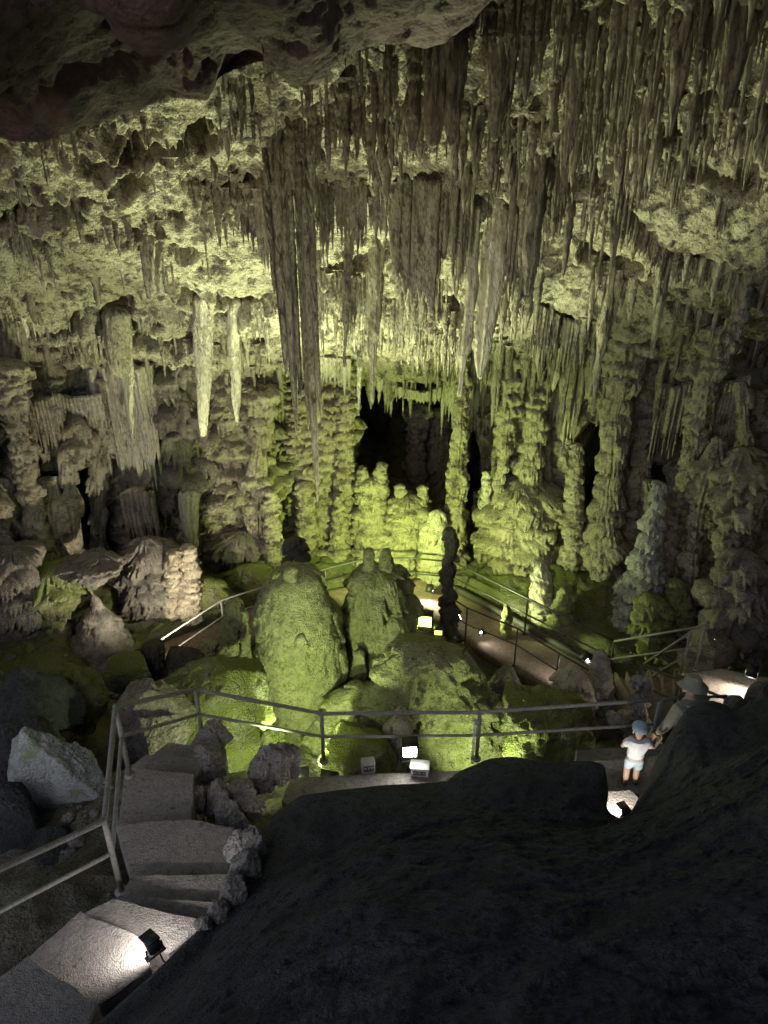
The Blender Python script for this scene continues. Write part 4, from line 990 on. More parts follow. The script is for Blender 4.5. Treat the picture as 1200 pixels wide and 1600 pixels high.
col_('shadowed stalagmite peeping out behind the green dome', [(463, 838, 8), (464, 860, 18), (460, 900, 26), (455, 960, 30)], 12.9, 168, 'shadedst', name='stalagmite', cat='stalagmite', group=None, tiers=.3, rough=.06)
col_('tall green stalagmite left of the dome', [(366, 935, 11), (366, 960, 18), (367, 1010, 20), (366, 1075, 22)], 11.7, 169, 'dome', name='stalagmite', cat='stalagmite', group=None, tiers=.3, tier_h=.5, amp=.04)
col_('narrow pointed stalagmite between tall green one and the dome', [(381, 955, 4), (383, 985, 8), (384, 1030, 11), (384, 1070, 13)], 11.5, 170, 'dome', name='stalagmite', cat='stalagmite', group=None, tiers=.2, amp=.03)
col_('short lumpy stalagmite left of the tall green one', [(325, 1002, 13), (325, 1025, 20), (325, 1068, 24)], 11.6, 171, 'dome', name='stalagmite', cat='stalagmite', group=None, tiers=0, clump=.8, rough=.06)
col_('dark fluted stump at the end of the left walkway rail', [(242, 1002, 14), (242, 1030, 15), (240, 1085, 18)], 11.2, 172, 'shadedst', name='stalagmite', cat='stalagmite', group=None, tiers=0, flutes=.05)
col_('small round headed stalagmite below the twin knobbed one', [(562, 1017, 8), (562, 1040, 11), (562, 1075, 12)], 11.5, 173, 'dome', name='stalagmite', cat='stalagmite', group=None, tiers=0)
col_('small pale stalagmite beside the rippled mound', [(600, 1024, 6), (600, 1045, 9), (598, 1080, 11)], 11.3, 174, 'stal_pale', name='stalagmite', cat='stalagmite', group=None, tiers=0)
col_('rippled green mound of overlapping flowstone leaves', [(655, 1004, 44), (660, 1022, 62), (666, 1060, 80), (668, 1110, 90), (664, 1190, 98)], 10.2, 175, 'dome', name='flowstone_mound', cat='flowstone', group=None, tier_h=.2, amp=.05, lobe_w=.12, tiers=.45, rough=.16, ed=.9, sink=.4, wob=.6, clump=1.3)
col_('pale cone stalagmite behind the middle of the platform rail', [(623, 1102, 6), (624, 1120, 13), (624, 1145, 20), (624, 1180, 32)], 9.2, 176, 'stal_pale', name='stalagmite', cat='stalagmite', group=None, tiers=.2, rough=.05)
col_('pale green hunched stalagmite behind the right platform rail', [(893, 1042, 9), (894, 1062, 24), (896, 1085, 31), (897, 1115, 36)], 10.6, 177, 'stal_pale', name='stalagmite', cat='stalagmite', group=None, tiers=.5, tier_h=.3, amp=.06, rough=.05)
col_('grey rough figure shaped stalagmite by the walkway lamp', [(937, 1016, 8), (938, 1035, 14), (940, 1065, 18), (940, 1110, 22)], 11.0, 178, 'grey', name='stalagmite', cat='stalagmite', group=None, tiers=0, rough=.06, clump=.5)
col_('small brown stalagmite with spreading foot by the stair', [(1003, 1056, 9), (1000, 1080, 10), (999, 1105, 13), (1000, 1130, 26)], 9.6, 179, 'border', name='stalagmite', cat='stalagmite', group=None, tiers=.2, rough=.05)
col_('rough flowstone heap between dome and rippled mound', [(565, 1075, 30), (560, 1110, 50), (550, 1160, 60)], 10.6, 180, 'dome', name='flowstone_mound', cat='flowstone', group=None, tiers=.5, tier_h=.4, amp=.14, clump=1.0, rough=.1)

# ------------------------------------------------------------------ boulders
B = boulder
B('boulder', 'ridged boulder lit green left of the stair', 'boulder', 122, 1092, 44, 52, 9.4, 201, 'moss', rough=.10, rz=.4)
B('boulder', 'brown layered flowstone boulder behind the stair corner post', 'boulder', 232, 1118, 58, 52, 8.9, 202, 'brown', layered=.16, rough=.07, lump=.10)
B('boulder', 'second brown layered boulder lower by the corner post', 'boulder', 250, 1160, 46, 30, 8.3, 222, 'brown', layered=.14, rough=.07, lump=.10)
B('boulder', 'big green mossy boulder behind the left stair railing', 'boulder', 335, 1112, 86, 60, 9.4, 203, 'moss', cuts=7, rough=.06)
B('boulder', 'low green slab at the foot of the big mossy boulder', 'boulder', 372, 1168, 46, 18, 8.7, 204, 'moss', cuts=6, rough=.05)
B('boulder', 'big pale boulder with green patch leaning left of the stair', 'boulder', 106, 1240, 62, 96, 6.9, 205, 'slab', cuts=5, rough=.06, dep=.6, layered=.05)
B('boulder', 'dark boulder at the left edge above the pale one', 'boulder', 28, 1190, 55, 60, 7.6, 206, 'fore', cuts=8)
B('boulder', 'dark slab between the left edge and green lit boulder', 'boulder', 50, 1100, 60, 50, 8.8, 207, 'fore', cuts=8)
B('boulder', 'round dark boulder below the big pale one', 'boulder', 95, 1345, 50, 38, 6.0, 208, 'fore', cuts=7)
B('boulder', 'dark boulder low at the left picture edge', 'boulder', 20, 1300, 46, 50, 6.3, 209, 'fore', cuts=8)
B('boulder', 'dark shaded hump right of the fluted stump', 'boulder', 282, 1040, 32, 22, 11.4, 210, 'shadedst', cuts=5)
B('boulder', 'small green boulder left of the dark hump', 'boulder', 195, 1055, 34, 26, 10.8, 211, 'moss', rough=.09)
B('boulder', 'mossy rock pile behind the right platform rail', 'boulder', 848, 1142, 74, 46, 9.3, 212, 'moss', lump=.22, rough=.12)
B('boulder', 'pointed dark rock below the walkway', 'boulder', 785, 1085, 26, 36, 11.2, 213, 'boulder', cuts=9)
B('boulder', 'pale edged rock right of the rippled mound', 'boulder', 728, 1058, 24, 34, 11.0, 214, 'grey', cuts=8)
B('boulder', 'flat brown stone on the ground by the spreading stalagmite', 'boulder', 965, 1126, 16, 8, 9.4, 215, 'border', cuts=6)
B('boulder', 'rounded dark stone on the landing edge', 'boulder', 1148, 1100, 14, 12, 8.9, 216, 'boulder', cuts=5)
B('boulder', 'large stone at the right end of the landing', 'boulder', 1190, 1105, 22, 28, 8.9, 217, 'boulder', cuts=6)
B('boulder', 'brown angular rock behind the landing', 'boulder', 1112, 1018, 34, 24, 11.6, 218, 'brown', cuts=8)
B('boulder', 'flat rock between stair top and landing', 'boulder', 1082, 1035, 24, 14, 11.2, 219, 'brown', cuts=8)
B('boulder', 'mossy stones right of the low green slab', 'boulder', 425, 1155, 20, 16, 8.7, 220, 'moss', lump=.2)
B('boulder', 'vivid green mossy rock beside the two electrical boxes', 'boulder', 560, 1180, 62, 26, 8.9, 221, 'moss', lump=.15, rough=.1)
# stones bordering the stair
BS = [(330, 1152, 22, 17, 7.6, 'topmost stone of the stair border, by the bent rail post'), (322, 1172, 16, 11, 7.3, 'flat dark stone below the topmost border stone'), (325, 1197, 24, 18, 7.0, 'round pitted stone second from the top of the border'),
      (304, 1253, 17, 17, 6.3, 'dark rough stone at the right edge of the second tread'), (345, 1248, 20, 20, 6.4, 'knobbly stone in the middle of the border bend'), (376, 1243, 17, 19, 6.5, 'pinkish upright stone right of the knobbly one'), (352, 1278, 16, 18, 6.05, 'tooth shaped stone below the knobbly one'),
      (372, 1290, 13, 16, 5.95, 'small tooth stone right of the tooth shaped one'), (412, 1205, 22, 26, 6.9, 'tall dark stone by the near platform post'), (437, 1192, 20, 28, 7.0, 'tall light edged stone left of the platform post'), (455, 1190, 14, 24, 7.1, 'slim dark stone touching the platform post foot'), (392, 1262, 18, 20, 6.3, 'grey stone at the ridge of the border'),
      (376, 1322, 18, 18, 4.85, 'light folded stone above the pale wedge'), (398, 1318, 16, 26, 4.72, 'white wedge stone at the right rim of the border'), (380, 1358, 19, 25, 4.45, 'long pale stone below the white wedge'), (362, 1398, 17, 22, 4.2, 'pale stone beside the third dark riser'), (343, 1427, 15, 15, 4.05, 'pale stone at the lower end of the border'), (320, 1444, 11, 12, 3.95, 'lowest small stone of the stair border')]
for i, (px, py, hw, hh, D, lb) in enumerate(BS):
    B('border_stone', lb, 'stone', px, py, hw * 1.12, hh * 1.12, D, 240 + i, 'border', 'stones bordering the stair', cuts=7, rough=.12, lump=.22, nu=56, nv=36)

# loose rubble between the boulders
rs4 = np.random.default_rng(9)
mbr = {'boulder': MB(), 'moss': MB()}
bV, bF = [], None
for q in range(14):
    V, f = boulder_V((0, 0, 0), (1, .8, .62), 700 + q, nu=12, nv=8, rough=.1); bV.append(V); bF = f
for q in range(2600):
    y = 3.6 + 11.5 * rs4.random(); x = rs4.uniform(-8.5, 8)
    if fbm(np.array([x, y, 3.3]), .8, 2, 5) < -.05: continue
    r = .02 + .13 * rs4.random() ** 3.5
    a_ = rs4.random() * 6.28; c_, s_ = math.cos(a_), math.sin(a_)
    V = bV[int(rs4.integers(14))] * r; V = np.stack([V[:, :, 0] * c_ - V[:, :, 1] * s_, V[:, :, 0] * s_ + V[:, :, 1] * c_, V[:, :, 2]], -1)
    mbr['moss' if y > 9 and rs4.random() < .6 else 'boulder'].add(V + np.array([x, y, ground_z(x, y) + .2 * r]), bF)
for kx, mbx in mbr.items():
    o = mbx.build('rubble', M[kx], None, (0, 9, -10)); tag(o, kind='stuff')
# ------------------------------------------------------------------ stairs, platform, walkway
def slab_mesh(poly, z, th, seed=1, rough=.012, step=.045):
    """solid block with a slightly uneven outline and worn top edge"""
    rg = np.random.default_rng(seed)
    P = [np.array(p[:2]) for p in poly]
    ar = sum(a[0] * b[1] - b[0] * a[1] for a, b in zip(P, P[1:] + P[:1]))
    if ar < 0: P = P[::-1]
    out = []
    for a, b in zip(P, P[1:] + P[:1]):
        n = max(2, int(np.linalg.norm(b - a) / step))
        for k in range(n): out.append(a + (b - a) * k / n)
    out = np.array(out); n = len(out)
    q = np.c_[out, np.full(n, z)]
    out = out + rough * np.stack([vnoise(q * 6, seed), vnoise(q * 6, seed + 9)], -1) * 1.3
    c = out.mean(0)
    def inset(d): 
        v = c - out; l = np.linalg.norm(v, axis=1, keepdims=True); return out + v / l * d
    rings = [np.c_[out, np.full(n, z - th)], np.c_[out + 0, z - .014 + rough * vnoise(q * 9, seed + 1)], np.c_[inset(.012), z + .3 * rough * vnoise(q * 9, seed + 3)]]
    for f_ in (.25, .5, .75):
        i = c + (inset(.012) - c) * (1 - f_); rings.append(np.c_[i, z + .5 * rough * vnoise(np.c_[i, np.full(n, z)] * 7, seed + 4)])
    V = np.concatenate(rings + [np.array([[c[0], c[1], z]])])
    m = len(rings); qd = []
    for r in range(m - 1):
        a = np.arange(n); b = (a + 1) % n
        qd.append(np.stack([r * n + a, r * n + b, (r + 1) * n + b, (r + 1) * n + a], -1))
    a = np.arange(n); b = (a + 1) % n
    tri = np.stack([(m - 1) * n + a, (m - 1) * n + b, np.full(n, m * n)], -1)
    return V, [np.concatenate(qd), tri]
def slab(name, pix, z, th, mat, parent=None, seed=1, **k):
    poly = [at_z(px, py, z) for px, py in pix]
    V, f = slab_mesh(poly, z, th, seed, **k)
    o = link(name, V, f, M[mat], parent, None if parent else (np.mean([p[0] for p in poly]), np.mean([p[1] for p in poly]), z - th), smooth=False)
    return o
def quadstrip_top(o): return o

st = empty('stone_stairway', at_z(250, 1350, -6.9), 'grey concrete stairway winding down beside the left railing', 'stairway')
TREADS = [(-5.80, [(44, 1492), (152, 1568), (110, 1700), (-90, 1590)]),
          (-6.00, [(125, 1423), (224, 1463), (236, 1512), (150, 1572), (40, 1498)]),
          (-6.18, [(176, 1403), (326, 1440), (264, 1488), (126, 1428)]),
          (-6.36, [(190, 1397), (344, 1410), (322, 1452), (170, 1412)]),
          (-6.53, [(206, 1367), (358, 1366), (344, 1416), (188, 1404)]),
          (-6.70, [(181, 1291), (232, 1282), (300, 1279), (366, 1292), (356, 1372), (203, 1376)]),
          (-6.90, [(196, 1198), (304, 1208), (300, 1290), (184, 1300)]),
          (-7.15, [(228, 1178), (326, 1184), (306, 1216), (194, 1206)]),
          (-7.42, [(262, 1160), (352, 1168), (332, 1196), (226, 1188)])]
for i, (z, px) in enumerate(TREADS): slab('tread', px, z, .55, 'step', st, 50 + i)
pf = slab('viewing_platform', [(455, 1215), (1010, 1190), (1030, 1260), (860, 1330), (500, 1330), (440, 1250)], -8.22, 1.9, 'step', seed=71)
tag(pf, 'grey concrete viewing platform carrying the floodlight and boxes', 'platform', kind='thing')
s2 = empty('stone_stairway', at_z(970, 1225, -7.8), 'pale concrete steps under the boy, lit by a hidden step lamp', 'stairway')
for i, (z, px) in enumerate([(-7.08, [(936, 1236), (985, 1233), (1040, 1290), (950, 1330)]), (-7.30, [(925, 1188), (965, 1186), (1050, 1178), (1050, 1240), (930, 1240)]), (-7.56, [(900, 1172), (1060, 1160), (1060, 1200), (900, 1205)]), (-7.6, [(1050, 1150), (1200, 1130), (1230, 1230), (1050, 1220)])]):
    slab('tread', px, z, .7, 'step', s2, 80 + i)

# the walkway round the middle group
wz = -10.5
def ribbon(name, left, right, z, th, mat, seed):
    """strip between two pixel polylines on one level, a solid slab"""
    L = [at_z(a, b, z) for a, b in left]; Rr = [at_z(a, b, z) for a, b in right]
    poly = L + Rr[::-1]
    n = len(L); V = []
    L2, R2 = [], []
    for k in range(n - 1):
        for q in np.linspace(0, 1, 12)[:-1]:
            L2.append(L[k] * (1 - q) + L[k + 1] * q); R2.append(Rr[k] * (1 - q) + Rr[k + 1] * q)
    L2.append(L[-1]); R2.append(Rr[-1]); L2, R2 = np.array(L2), np.array(R2)
    m = len(L2)
    cross = []
    for q in np.linspace(0, 1, 9): cross.append(L2 * (1 - q) + R2 * q)
    top = np.stack(cross, 1); top[..., 2] += .012 * vnoise(top * 5, seed)
    lo = top[:, [0, -1]].copy(); lo[..., 2] -= th
    G = np.concatenate([lo[:, :1], top, lo[:, 1:]], 1)
    return link(name, G, [gridfaces(m, 11, False, True)], M[mat], None, tuple(G.reshape(-1, 3).mean(0)))
o = ribbon('walkway', [(180, 1040), (300, 985), (405, 945), (505, 922), (585, 908), (660, 903), (718, 915)], [(220, 1075), (335, 1022), (430, 985), (522, 962), (590, 948), (668, 950), (690, 968)], wz, .25, 'path', 5); tag(o, kind='structure')
o = ribbon('walkway', [(712, 922), (780, 958), (850, 996), (912, 1032), (965, 1052)], [(690, 968), (742, 1003), (822, 1048), (880, 1084), (940, 1100)], wz - .02, .3, 'path', 6); tag(o, kind='structure')
# dark kerb strip along the far edge of the right walkway
mb = MB()
kl = [at_z(a, b, wz + .06) for a, b in [(712, 920), (780, 956), (850, 994), (912, 1030)]]
for a, b in zip(kl[:-1], kl[1:]):
    d = b - a; mb.box((a + b) / 2, (np.linalg.norm(d[:2]) + .03, .10, .12), math.atan2(d[1], d[0]), bevel=.01)
o = mb.build('walkway_kerb', M['kerb'], None, tuple(kl[1])); tag(o, 'low dark kerb along the far edge of the right walkway', 'kerb')
# the stair up to the landing and the landing itself
s3 = empty('stone_stairway', at_z(1010, 1075, -10.4), 'dark short stairway rising from the walkway to the lit landing', 'stairway')
za = np.linspace(-10.3, -9.2, 6)
p0, p1 = at_z(960, 1055, -10.4), at_z(1075, 1045, -9.0)
q0, q1 = at_z(985, 1100, -10.4), at_z(1068, 1085, -9.0)
for i in range(6):
    f0, f1 = i / 6, (i + 1.15) / 6
    poly = [p0 + (p1 - p0) * f0, p0 + (p1 - p0) * f1, q0 + (q1 - q0) * f1, q0 + (q1 - q0) * f0]
    V, f = slab_mesh(poly, za[i], .6, 90 + i); link('tread', V, f, M['path'], s3)
ld = slab('landing', [(1070, 1052), (1130, 1044), (1178, 1056), (1240, 1062), (1240, 1100), (1140, 1104), (1064, 1092)], -9.0, 1.3, 'step', seed=98); tag(ld, 'rough brown concrete landing lit by the warm lamp at right', 'landing', kind='thing')

# ------------------------------------------------------------------ railings
def railing(label, top, posts, drop=.42, r=.022, mat='steel', heights=.95, mids=1, group=None):
    top = [np.asarray(t) for t in top]
    root = empty('railing', top[len(top) // 2] - np.array([0, 0, .95]), label, 'railing', group)
    MB().tube(dense(top), r).build('top_rail', M[mat], root)
    for m in range(mids):
        MB().tube(dense([t - np.array([0, 0, drop * (m + 1)]) for t in top]), r * .82).build('mid_rail', M[mat], root)
    for (k, h) in posts:
        t = top[int(k)] * (1 - (k - int(k))) + top[min(int(k) + 1, len(top) - 1)] * (k - int(k))
        po = MB().tube([t + np.array([0, 0, r * .6]), t - np.array([0, 0, h])], r * 1.05).build('post', M[mat], root)
        b = MB(); b.tube([t - np.array([0, 0, h - .012]), t - np.array([0, 0, h + .02])], r * 2.4); b.build('foot_plate', M[mat], po)
    return root
def dense(pts):
    """round the corners of a rail a little"""
    out = [pts[0]]
    for a, b, c in zip(pts[:-2], pts[1:-1], pts[2:]):
        u, v = (a - b), (c - b); u = u / np.linalg.norm(u); v = v / np.linalg.norm(v)
        out += [b + u * .07, b + u * .03 + v * .006, b + v * .03 + u * .006, b + v * .07]
    return out + [pts[-1]]
NR = [at(-160, 1438, 3.3), at(0, 1358, 3.95), at(163, 1283, 4.77), at(180, 1104, 6.25), at(305, 1077, 7.7), at(502, 1115, 7.95), at(750, 1113, 8.0), at(1032, 1093, 7.6)]
railing('grey steel pipe railing from the left stair along the viewing platform', NR, [(2, .95), (3, 1.0), (4, .92), (5, .87), (6, .85), (7, .95)], r=.026)
railing('short steel railing behind the man in the hat', [at(1036, 1095, 7.9), at(1050, 1091, 8.1), at(1135, 1088, 8.5)], [(0, .9), (2, .9)], r=.022)
railing('dark diagonal railing between stair and landing', [at(1004, 1038, 10.3), at(1062, 1063, 9.5), at(1130, 1090, 8.7)], [(0, .9), (1, .9)], mat='steel_dark')
wt = -9.55
railing('pale steel handrail along the left part of the walkway', [at_z(226, 1016, wt), at_z(345, 938, wt), at_z(412, 917, wt), at_z(470, 900, wt)], [(0, .95), (1, .95), (2, .95)], r=.02)
railing('dark rail behind the twin knobbed stalagmite, along the far walkway edge', [at_z(470, 900, wt), at_z(508, 889, wt), at_z(571, 873, wt), at_z(640, 872, wt), at_z(698, 877, wt)], [(1, .95), (3, .95)], r=.02, mat='steel_dark')
railing('long dark railing on the far side of the right walkway', [at_z(708, 878, wt), at_z(825, 935, wt), at_z(960, 1002, -9.6)], [(0, .95), (1, .95), (2, .95)], r=.02, mat='steel_dark')
railing('dark railing on the near side of the right walkway', [at_z(690, 925, wt), at_z(730, 950, wt), at_z(809, 982, -9.6), at_z(874, 1021, -9.6), at_z(928, 1052, -9.6)], [(1, .95), (2, .95), (3, .95)], r=.018, mat='steel_dark')
railing('dark railing rising from the walkway corner to the landing', [at_z(960, 1002, -9.6), at(1102, 978, 10.9)], [(1, .95)], r=.022, mat='steel', drop=.45)
railing('bright edged handrail on the near side of the landing stair', [at_z(1005, 1038, -9.65), at(1079, 988, 10.75)], [(1, .9), (0, .6)], r=.02, mat='steel', drop=.5)

# ------------------------------------------------------------------ lamps
LY = (1.0, .93, .80); LG = (.70, 1.0, .20); LW = (1.0, .95, .82)
def spot(parent, pos, aim, W, c, size=120, r=.06, blend=.5):
    l = bpy.data.lights.new('lamp_light', 'SPOT'); l.energy = W; l.color = c; l.shadow_soft_size = r; l.spot_size = R(size); l.spot_blend = blend
    o = bpy.data.objects.new('lamp_light', l); col.objects.link(o)
    o.parent = parent; o.location = Vector([float(v) for v in (np.asarray(pos) - np.array(parent.location))])
    o.rotation_euler = (Vector([float(v) for v in aim]) - Vector([float(v) for v in pos])).to_track_quat('-Z', 'Y').to_euler()
    return o
def facing(d):
    d = Vector([float(v) for v in d]).normalized()
    return d.to_track_quat('Y', 'Z').to_matrix()
gl = {}
def floodlight(label, pos, aim, W, c, size=(.24, .12, .18), glow_s=30, ang=120, gap=.05, r=.06, gc=None, group=None):
    """box housing with a bright front glass, hood and a bracket down to its foot"""
    pos = np.asarray(pos, dtype=float); d = np.asarray(aim, dtype=float) - pos; d /= np.linalg.norm(d)
    Mx = facing(d); a = np.array(Mx)
    root = empty('floodlight', pos - np.array([0, 0, size[2] * .9]), label, 'lamp', group)
    b = MB(); b.box(pos, size, M=Mx, bevel=.015)
    up = a @ np.array([0, 0, 1]); fw = a @ np.array([0, 1, 0])
    b.box(pos + up * (size[2] / 2 + .006) + fw * .04, (size[0] * 1.04, size[1] + .1, .012), M=Mx)
    b.tube([pos - fw * size[1] / 2 - up * size[2] * .2, pos - fw * (size[1] / 2 + .06) - up * size[2] * .25, pos - fw * (size[1] / 2 + .11) - np.array([0, 0, size[2] * .8]), pos - fw * (size[1] / 2 + .3) - np.array([0, 0, size[2] * .95])], .007, 6)
    b.build('housing', M['black'], root)
    key = (tuple(gc or c), glow_s)
    if key not in gl: gl[key] = glow('lamp_glass_glow', gc or c, glow_s)
    g = MB(); g.box(pos + fw * (size[1] / 2 + .004), (size[0] * .86, .008, size[2] * .82), M=Mx); g.build('lens', gl[key], root)
    br = MB()
    for s_ in (-1, 1): br.tube([pos + a @ np.array([s_ * (size[0] / 2 + .012), 0, 0]), pos + np.array([0, 0, -size[2] * .9]) + a @ np.array([s_ * (size[0] / 2 + .012), 0, 0])], .008, 6)
    br.box(pos + np.array([0, 0, -size[2] * .9]), (size[0] + .06, .05, .012), M=facing((d[0], d[1], 0)))
    br.build('bracket', M['steel_dark'], root)
    spot(root, pos + fw * (size[1] / 2 + gap), pos + fw * 5, W, c, ang, r)
    return root
# ------------------------------------------------------------------ people
def skin_obj(name, joints, edges, radii, mat, parent, root, sub=2, offset=(0, 0, 0)):
    """one continuous surface grown round a skeleton of joints (local metres, parent space)"""
    names = list(joints); idx = {n: i for i, n in enumerate(names)}
    me = bpy.data.meshes.new(name + '_bones')
    me.from_pydata([tuple(joints[n]) for n in names], [(idx[a], idx[b]) for a, b in edges], [])
    ob = bpy.data.objects.new('bones', me); col.objects.link(ob)
    md = ob.modifiers.new('skin', 'SKIN'); md.use_smooth_shade = True
    if not me.skin_vertices: me.attributes  # layer is created with the modifier
    lay = me.skin_vertices[0].data if me.skin_vertices else None
    if lay is None:
        import bmesh
        bm = bmesh.new(); bm.from_mesh(me); bm.verts.layers.skin.verify(); bm.to_mesh(me); bm.free(); lay = me.skin_vertices[0].data
    for n, i in idx.items():
        r = radii[n]; lay[i].radius = (r, r) if not hasattr(r, '__len__') else r
        lay[i].use_root = (n == root)
    md2 = ob.modifiers.new('sub', 'SUBSURF'); md2.levels = sub; md2.render_levels = sub
    dg = bpy.context.evaluated_depsgraph_get(); dg.update()
    m2 = bpy.data.meshes.new_from_object(ob.evaluated_get(dg), depsgraph=dg)
    bpy.data.objects.remove(ob); bpy.data.meshes.remove(me)
    m2.name = name
    m2.materials.clear(); m2.materials.append(mat)
    m2.polygons.foreach_set('use_smooth', np.full(len(m2.polygons), True))
    o = bpy.data.objects.new(name, m2); col.objects.link(o); o.parent = parent; o.location = offset
    return o

SKIN = plain('skin', (.52, .34, .26), .55, vary=.06)
SHIRT_W = plain('white_cotton', (.72, .73, .74), .9, bump=.3, vary=.06, scale=40)
SHORT_B = plain('pale_blue_cotton', (.46, .57, .62), .9, bump=.3, vary=.1, scale=40)
CAP_B = plain('pale_blue_cap', (.36, .47, .54), .85, vary=.15, scale=25)
SHIRT_O = plain('olive_striped_cotton', (.22, .22, .17), .9, bump=.4, vary=.35, scale=18)
HAT = plain('straw_hat', (.30, .29, .22), .85, bump=.4, vary=.15, scale=60)
HATB = plain('pale_hat_patch', (.55, .58, .40), .85, vary=.1)
TROU = plain('dark_trousers', (.04, .04, .045), .9)
SHOE = plain('dark_shoe', (.06, .06, .07), .6)
HAIRB = plain('brown_hair', (.07, .045, .03), .7)
EYE = plain('eye_white', (.7, .7, .68), .3)
BANDM = plain('dark_wristband', (.02, .02, .02), .5)
STRAP = plain('dark_strap', (.025, .025, .025), .7)

def V3(*a): return np.array(a, dtype=float)
def hand(J, E, Rr, pre, wrist, elbow, side, s, curl=.35, palm=None):
    """palm and five bent fingers; palm = direction the palm faces"""
    w, e = J[wrist], J[elbow]
    d = (w - e); d /= np.linalg.norm(d)
    n = V3(side, 0, 0) * -1.0 if palm is None else palm / np.linalg.norm(palm)
    n = n - d * (n @ d); n /= np.linalg.norm(n)
    a = np.cross(d, n)           # across the knuckles
    p = pre + 'palm'; J[p] = w + d * .045 * s; Rr[p] = (.026 * s, .017 * s); E.append((wrist, p))
    for k, (o, L, r) in enumerate(((-.030, .062, .0078), (-.010, .072, .0082), (.010, .068, .008), (.029, .052, .007))):
        f = pre + 'f%d' % k
        b = w + d * .088 * s + a * o * s
        J[f + 'a'] = b; Rr[f + 'a'] = r * 1.15 * s; E.append((p, f + 'a'))
        c1 = d * math.cos(curl) + n * math.sin(curl); c2 = d * math.cos(curl * 2.3) + n * math.sin(curl * 2.3); c3 = d * math.cos(curl * 3.3) + n * math.sin(curl * 3.3)
        J[f + 'b'] = b + c1 * L * .45 * s; J[f + 'c'] = J[f + 'b'] + c2 * L * .33 * s; J[f + 'd'] = J[f + 'c'] + c3 * L * .25 * s
        for q, m in (('b', 1.0), ('c', .92), ('d', .75)): Rr[f + q] = r * m * s
        E += [(f + 'a', f + 'b'), (f + 'b', f + 'c'), (f + 'c', f + 'd')]
    J[pre + 't1'] = w + d * .040 * s - a * .034 * s + n * .008 * s; J[pre + 't2'] = J[pre + 't1'] + (d * .7 - a * .5 + n * .4) * .032 * s; J[pre + 't3'] = J[pre + 't2'] + (d * .9 + n * .4) * .026 * s
    for q, r in (('t1', .0105), ('t2', .009), ('t3', .0072)): Rr[pre + q] = r * s
    E += [(p, pre + 't1'), (pre + 't1', pre + 't2'), (pre + 't2', pre + 't3')]

def person(label, base, H, rz, pose, child=False):
    root = empty('person', base, label, 'person'); root.rotation_euler = (0, 0, rz)
    k = H / (1.0 if child else 1.75)
    J, E, Rr = {}, [], {}
    def put(n, p, r, frm=None):
        J[n] = V3(*p) * k; Rr[n] = r * k if not hasattr(r, '__len__') else (r[0] * k, r[1] * k)
        if frm: E.append((frm, n))
    if child:
        put('pelvis', (0, 0, .45), (.085, .068)); put('waist', (0, 0, .54), (.085, .066), 'pelvis'); put('chest', (0, .005, .64), (.094, .07), 'waist'); put('neckb', (0, .008, .735), .04, 'chest'); put('neck', (0, .014, .765), .034, 'neckb')
        put('skull', (.0, .025, .84), (.068, .075), 'neck'); put('crown', (0, .02, .90), (.07, .078), 'skull'); put('top', (0, .01, .955), (.045, .05), 'crown')
        sh, ar, hp = .115, (.030, .024, .019), .055
    else:
        put('pelvis', (0, 0, .93), (.155, .115)); put('waist', (0, .01, 1.10), (.15, .105), 'pelvis'); put('chest', (0, .03, 1.29), (.175, .12), 'waist'); put('neckb', (0, .04, 1.46), .075, 'chest'); put('neck', (0, .055, 1.51), .056, 'neckb')
        put('skull', (0, .075, 1.59), (.072, .09), 'neck'); put('crown', (0, .07, 1.66), (.074, .092), 'skull'); put('top', (0, .055, 1.72), (.05, .062), 'crown')
        sh, ar, hp = .20, (.056, .044, .033), .095
    for s, nm in ((-1, 'l'), (1, 'r')):
        P = pose[nm]
        put(nm + 'sho', P[0], ar[0] * 1.15, 'neckb' if False else 'chest'); put(nm + 'elb', P[1], ar[1], nm + 'sho'); put(nm + 'wri', P[2], ar[2] * .8, nm + 'elb')
        hand(J, E, Rr, nm, nm + 'wri', nm + 'elb', s, k * (.62 if child else 1.0), P[3] if len(P) > 3 else .3)
        L = pose[nm + 'leg']
        put(nm + 'hip', L[0], .062 if child else .098, 'pelvis'); put(nm + 'knee', L[1], .042 if child else .062, nm + 'hip'); put(nm + 'calf', L[2], .038 if child else .058, nm + 'knee'); put(nm + 'ank', L[3], .025 if child else .04, nm + 'calf'); put(nm + 'toe', L[4], .022 if child else .034, nm + 'ank')
    # the nose as a small point of the same surface
    hz = .835 if child else 1.585; hr = .075 if child else .09
    put('nose', (0, (.02 if child else .07) + hr * 1.22, hz), .010 if child else .015, 'skull')
    body = skin_obj('body', J, E, Rr, SKIN, root, 'pelvis')
    f = MB(); hy = .02 if child else .07
    for s in (-1, 1): f.sphere(V3(s * .026, hy + hr * .93, hz + .022) * k * (1 if child else 1.0), .0105 * k, 10, 8)
    f.build('eye', EYE, root) if False else None
    for s in (-1, 1):
        e = MB(); e.sphere(np.array(root.location) + V3(s * .028, hy + hr * .93, hz + .022) * k, .0105 * k, 10, 8); e.build('eye', EYE, root)
        e = MB(); e.sphere(np.array(root.location) + V3(s * (.070 if child else .078), hy - .005, hz + .005) * k, V3(.010, .020, .030) * k, 10, 8); e.build('ear', SKIN, root)
    m = MB(); m.tube([np.array(root.location) + V3(x, hy + hr * (1.0 - abs(x) * 3), hz - .042) * k for x in (-.022, 0, .022)], .005 * k, 6); m.build('mouth', plain('lips', (.42, .2, .17), .5) if 'lips' not in bpy.data.materials else bpy.data.materials['lips'], root)
    return root, J, k

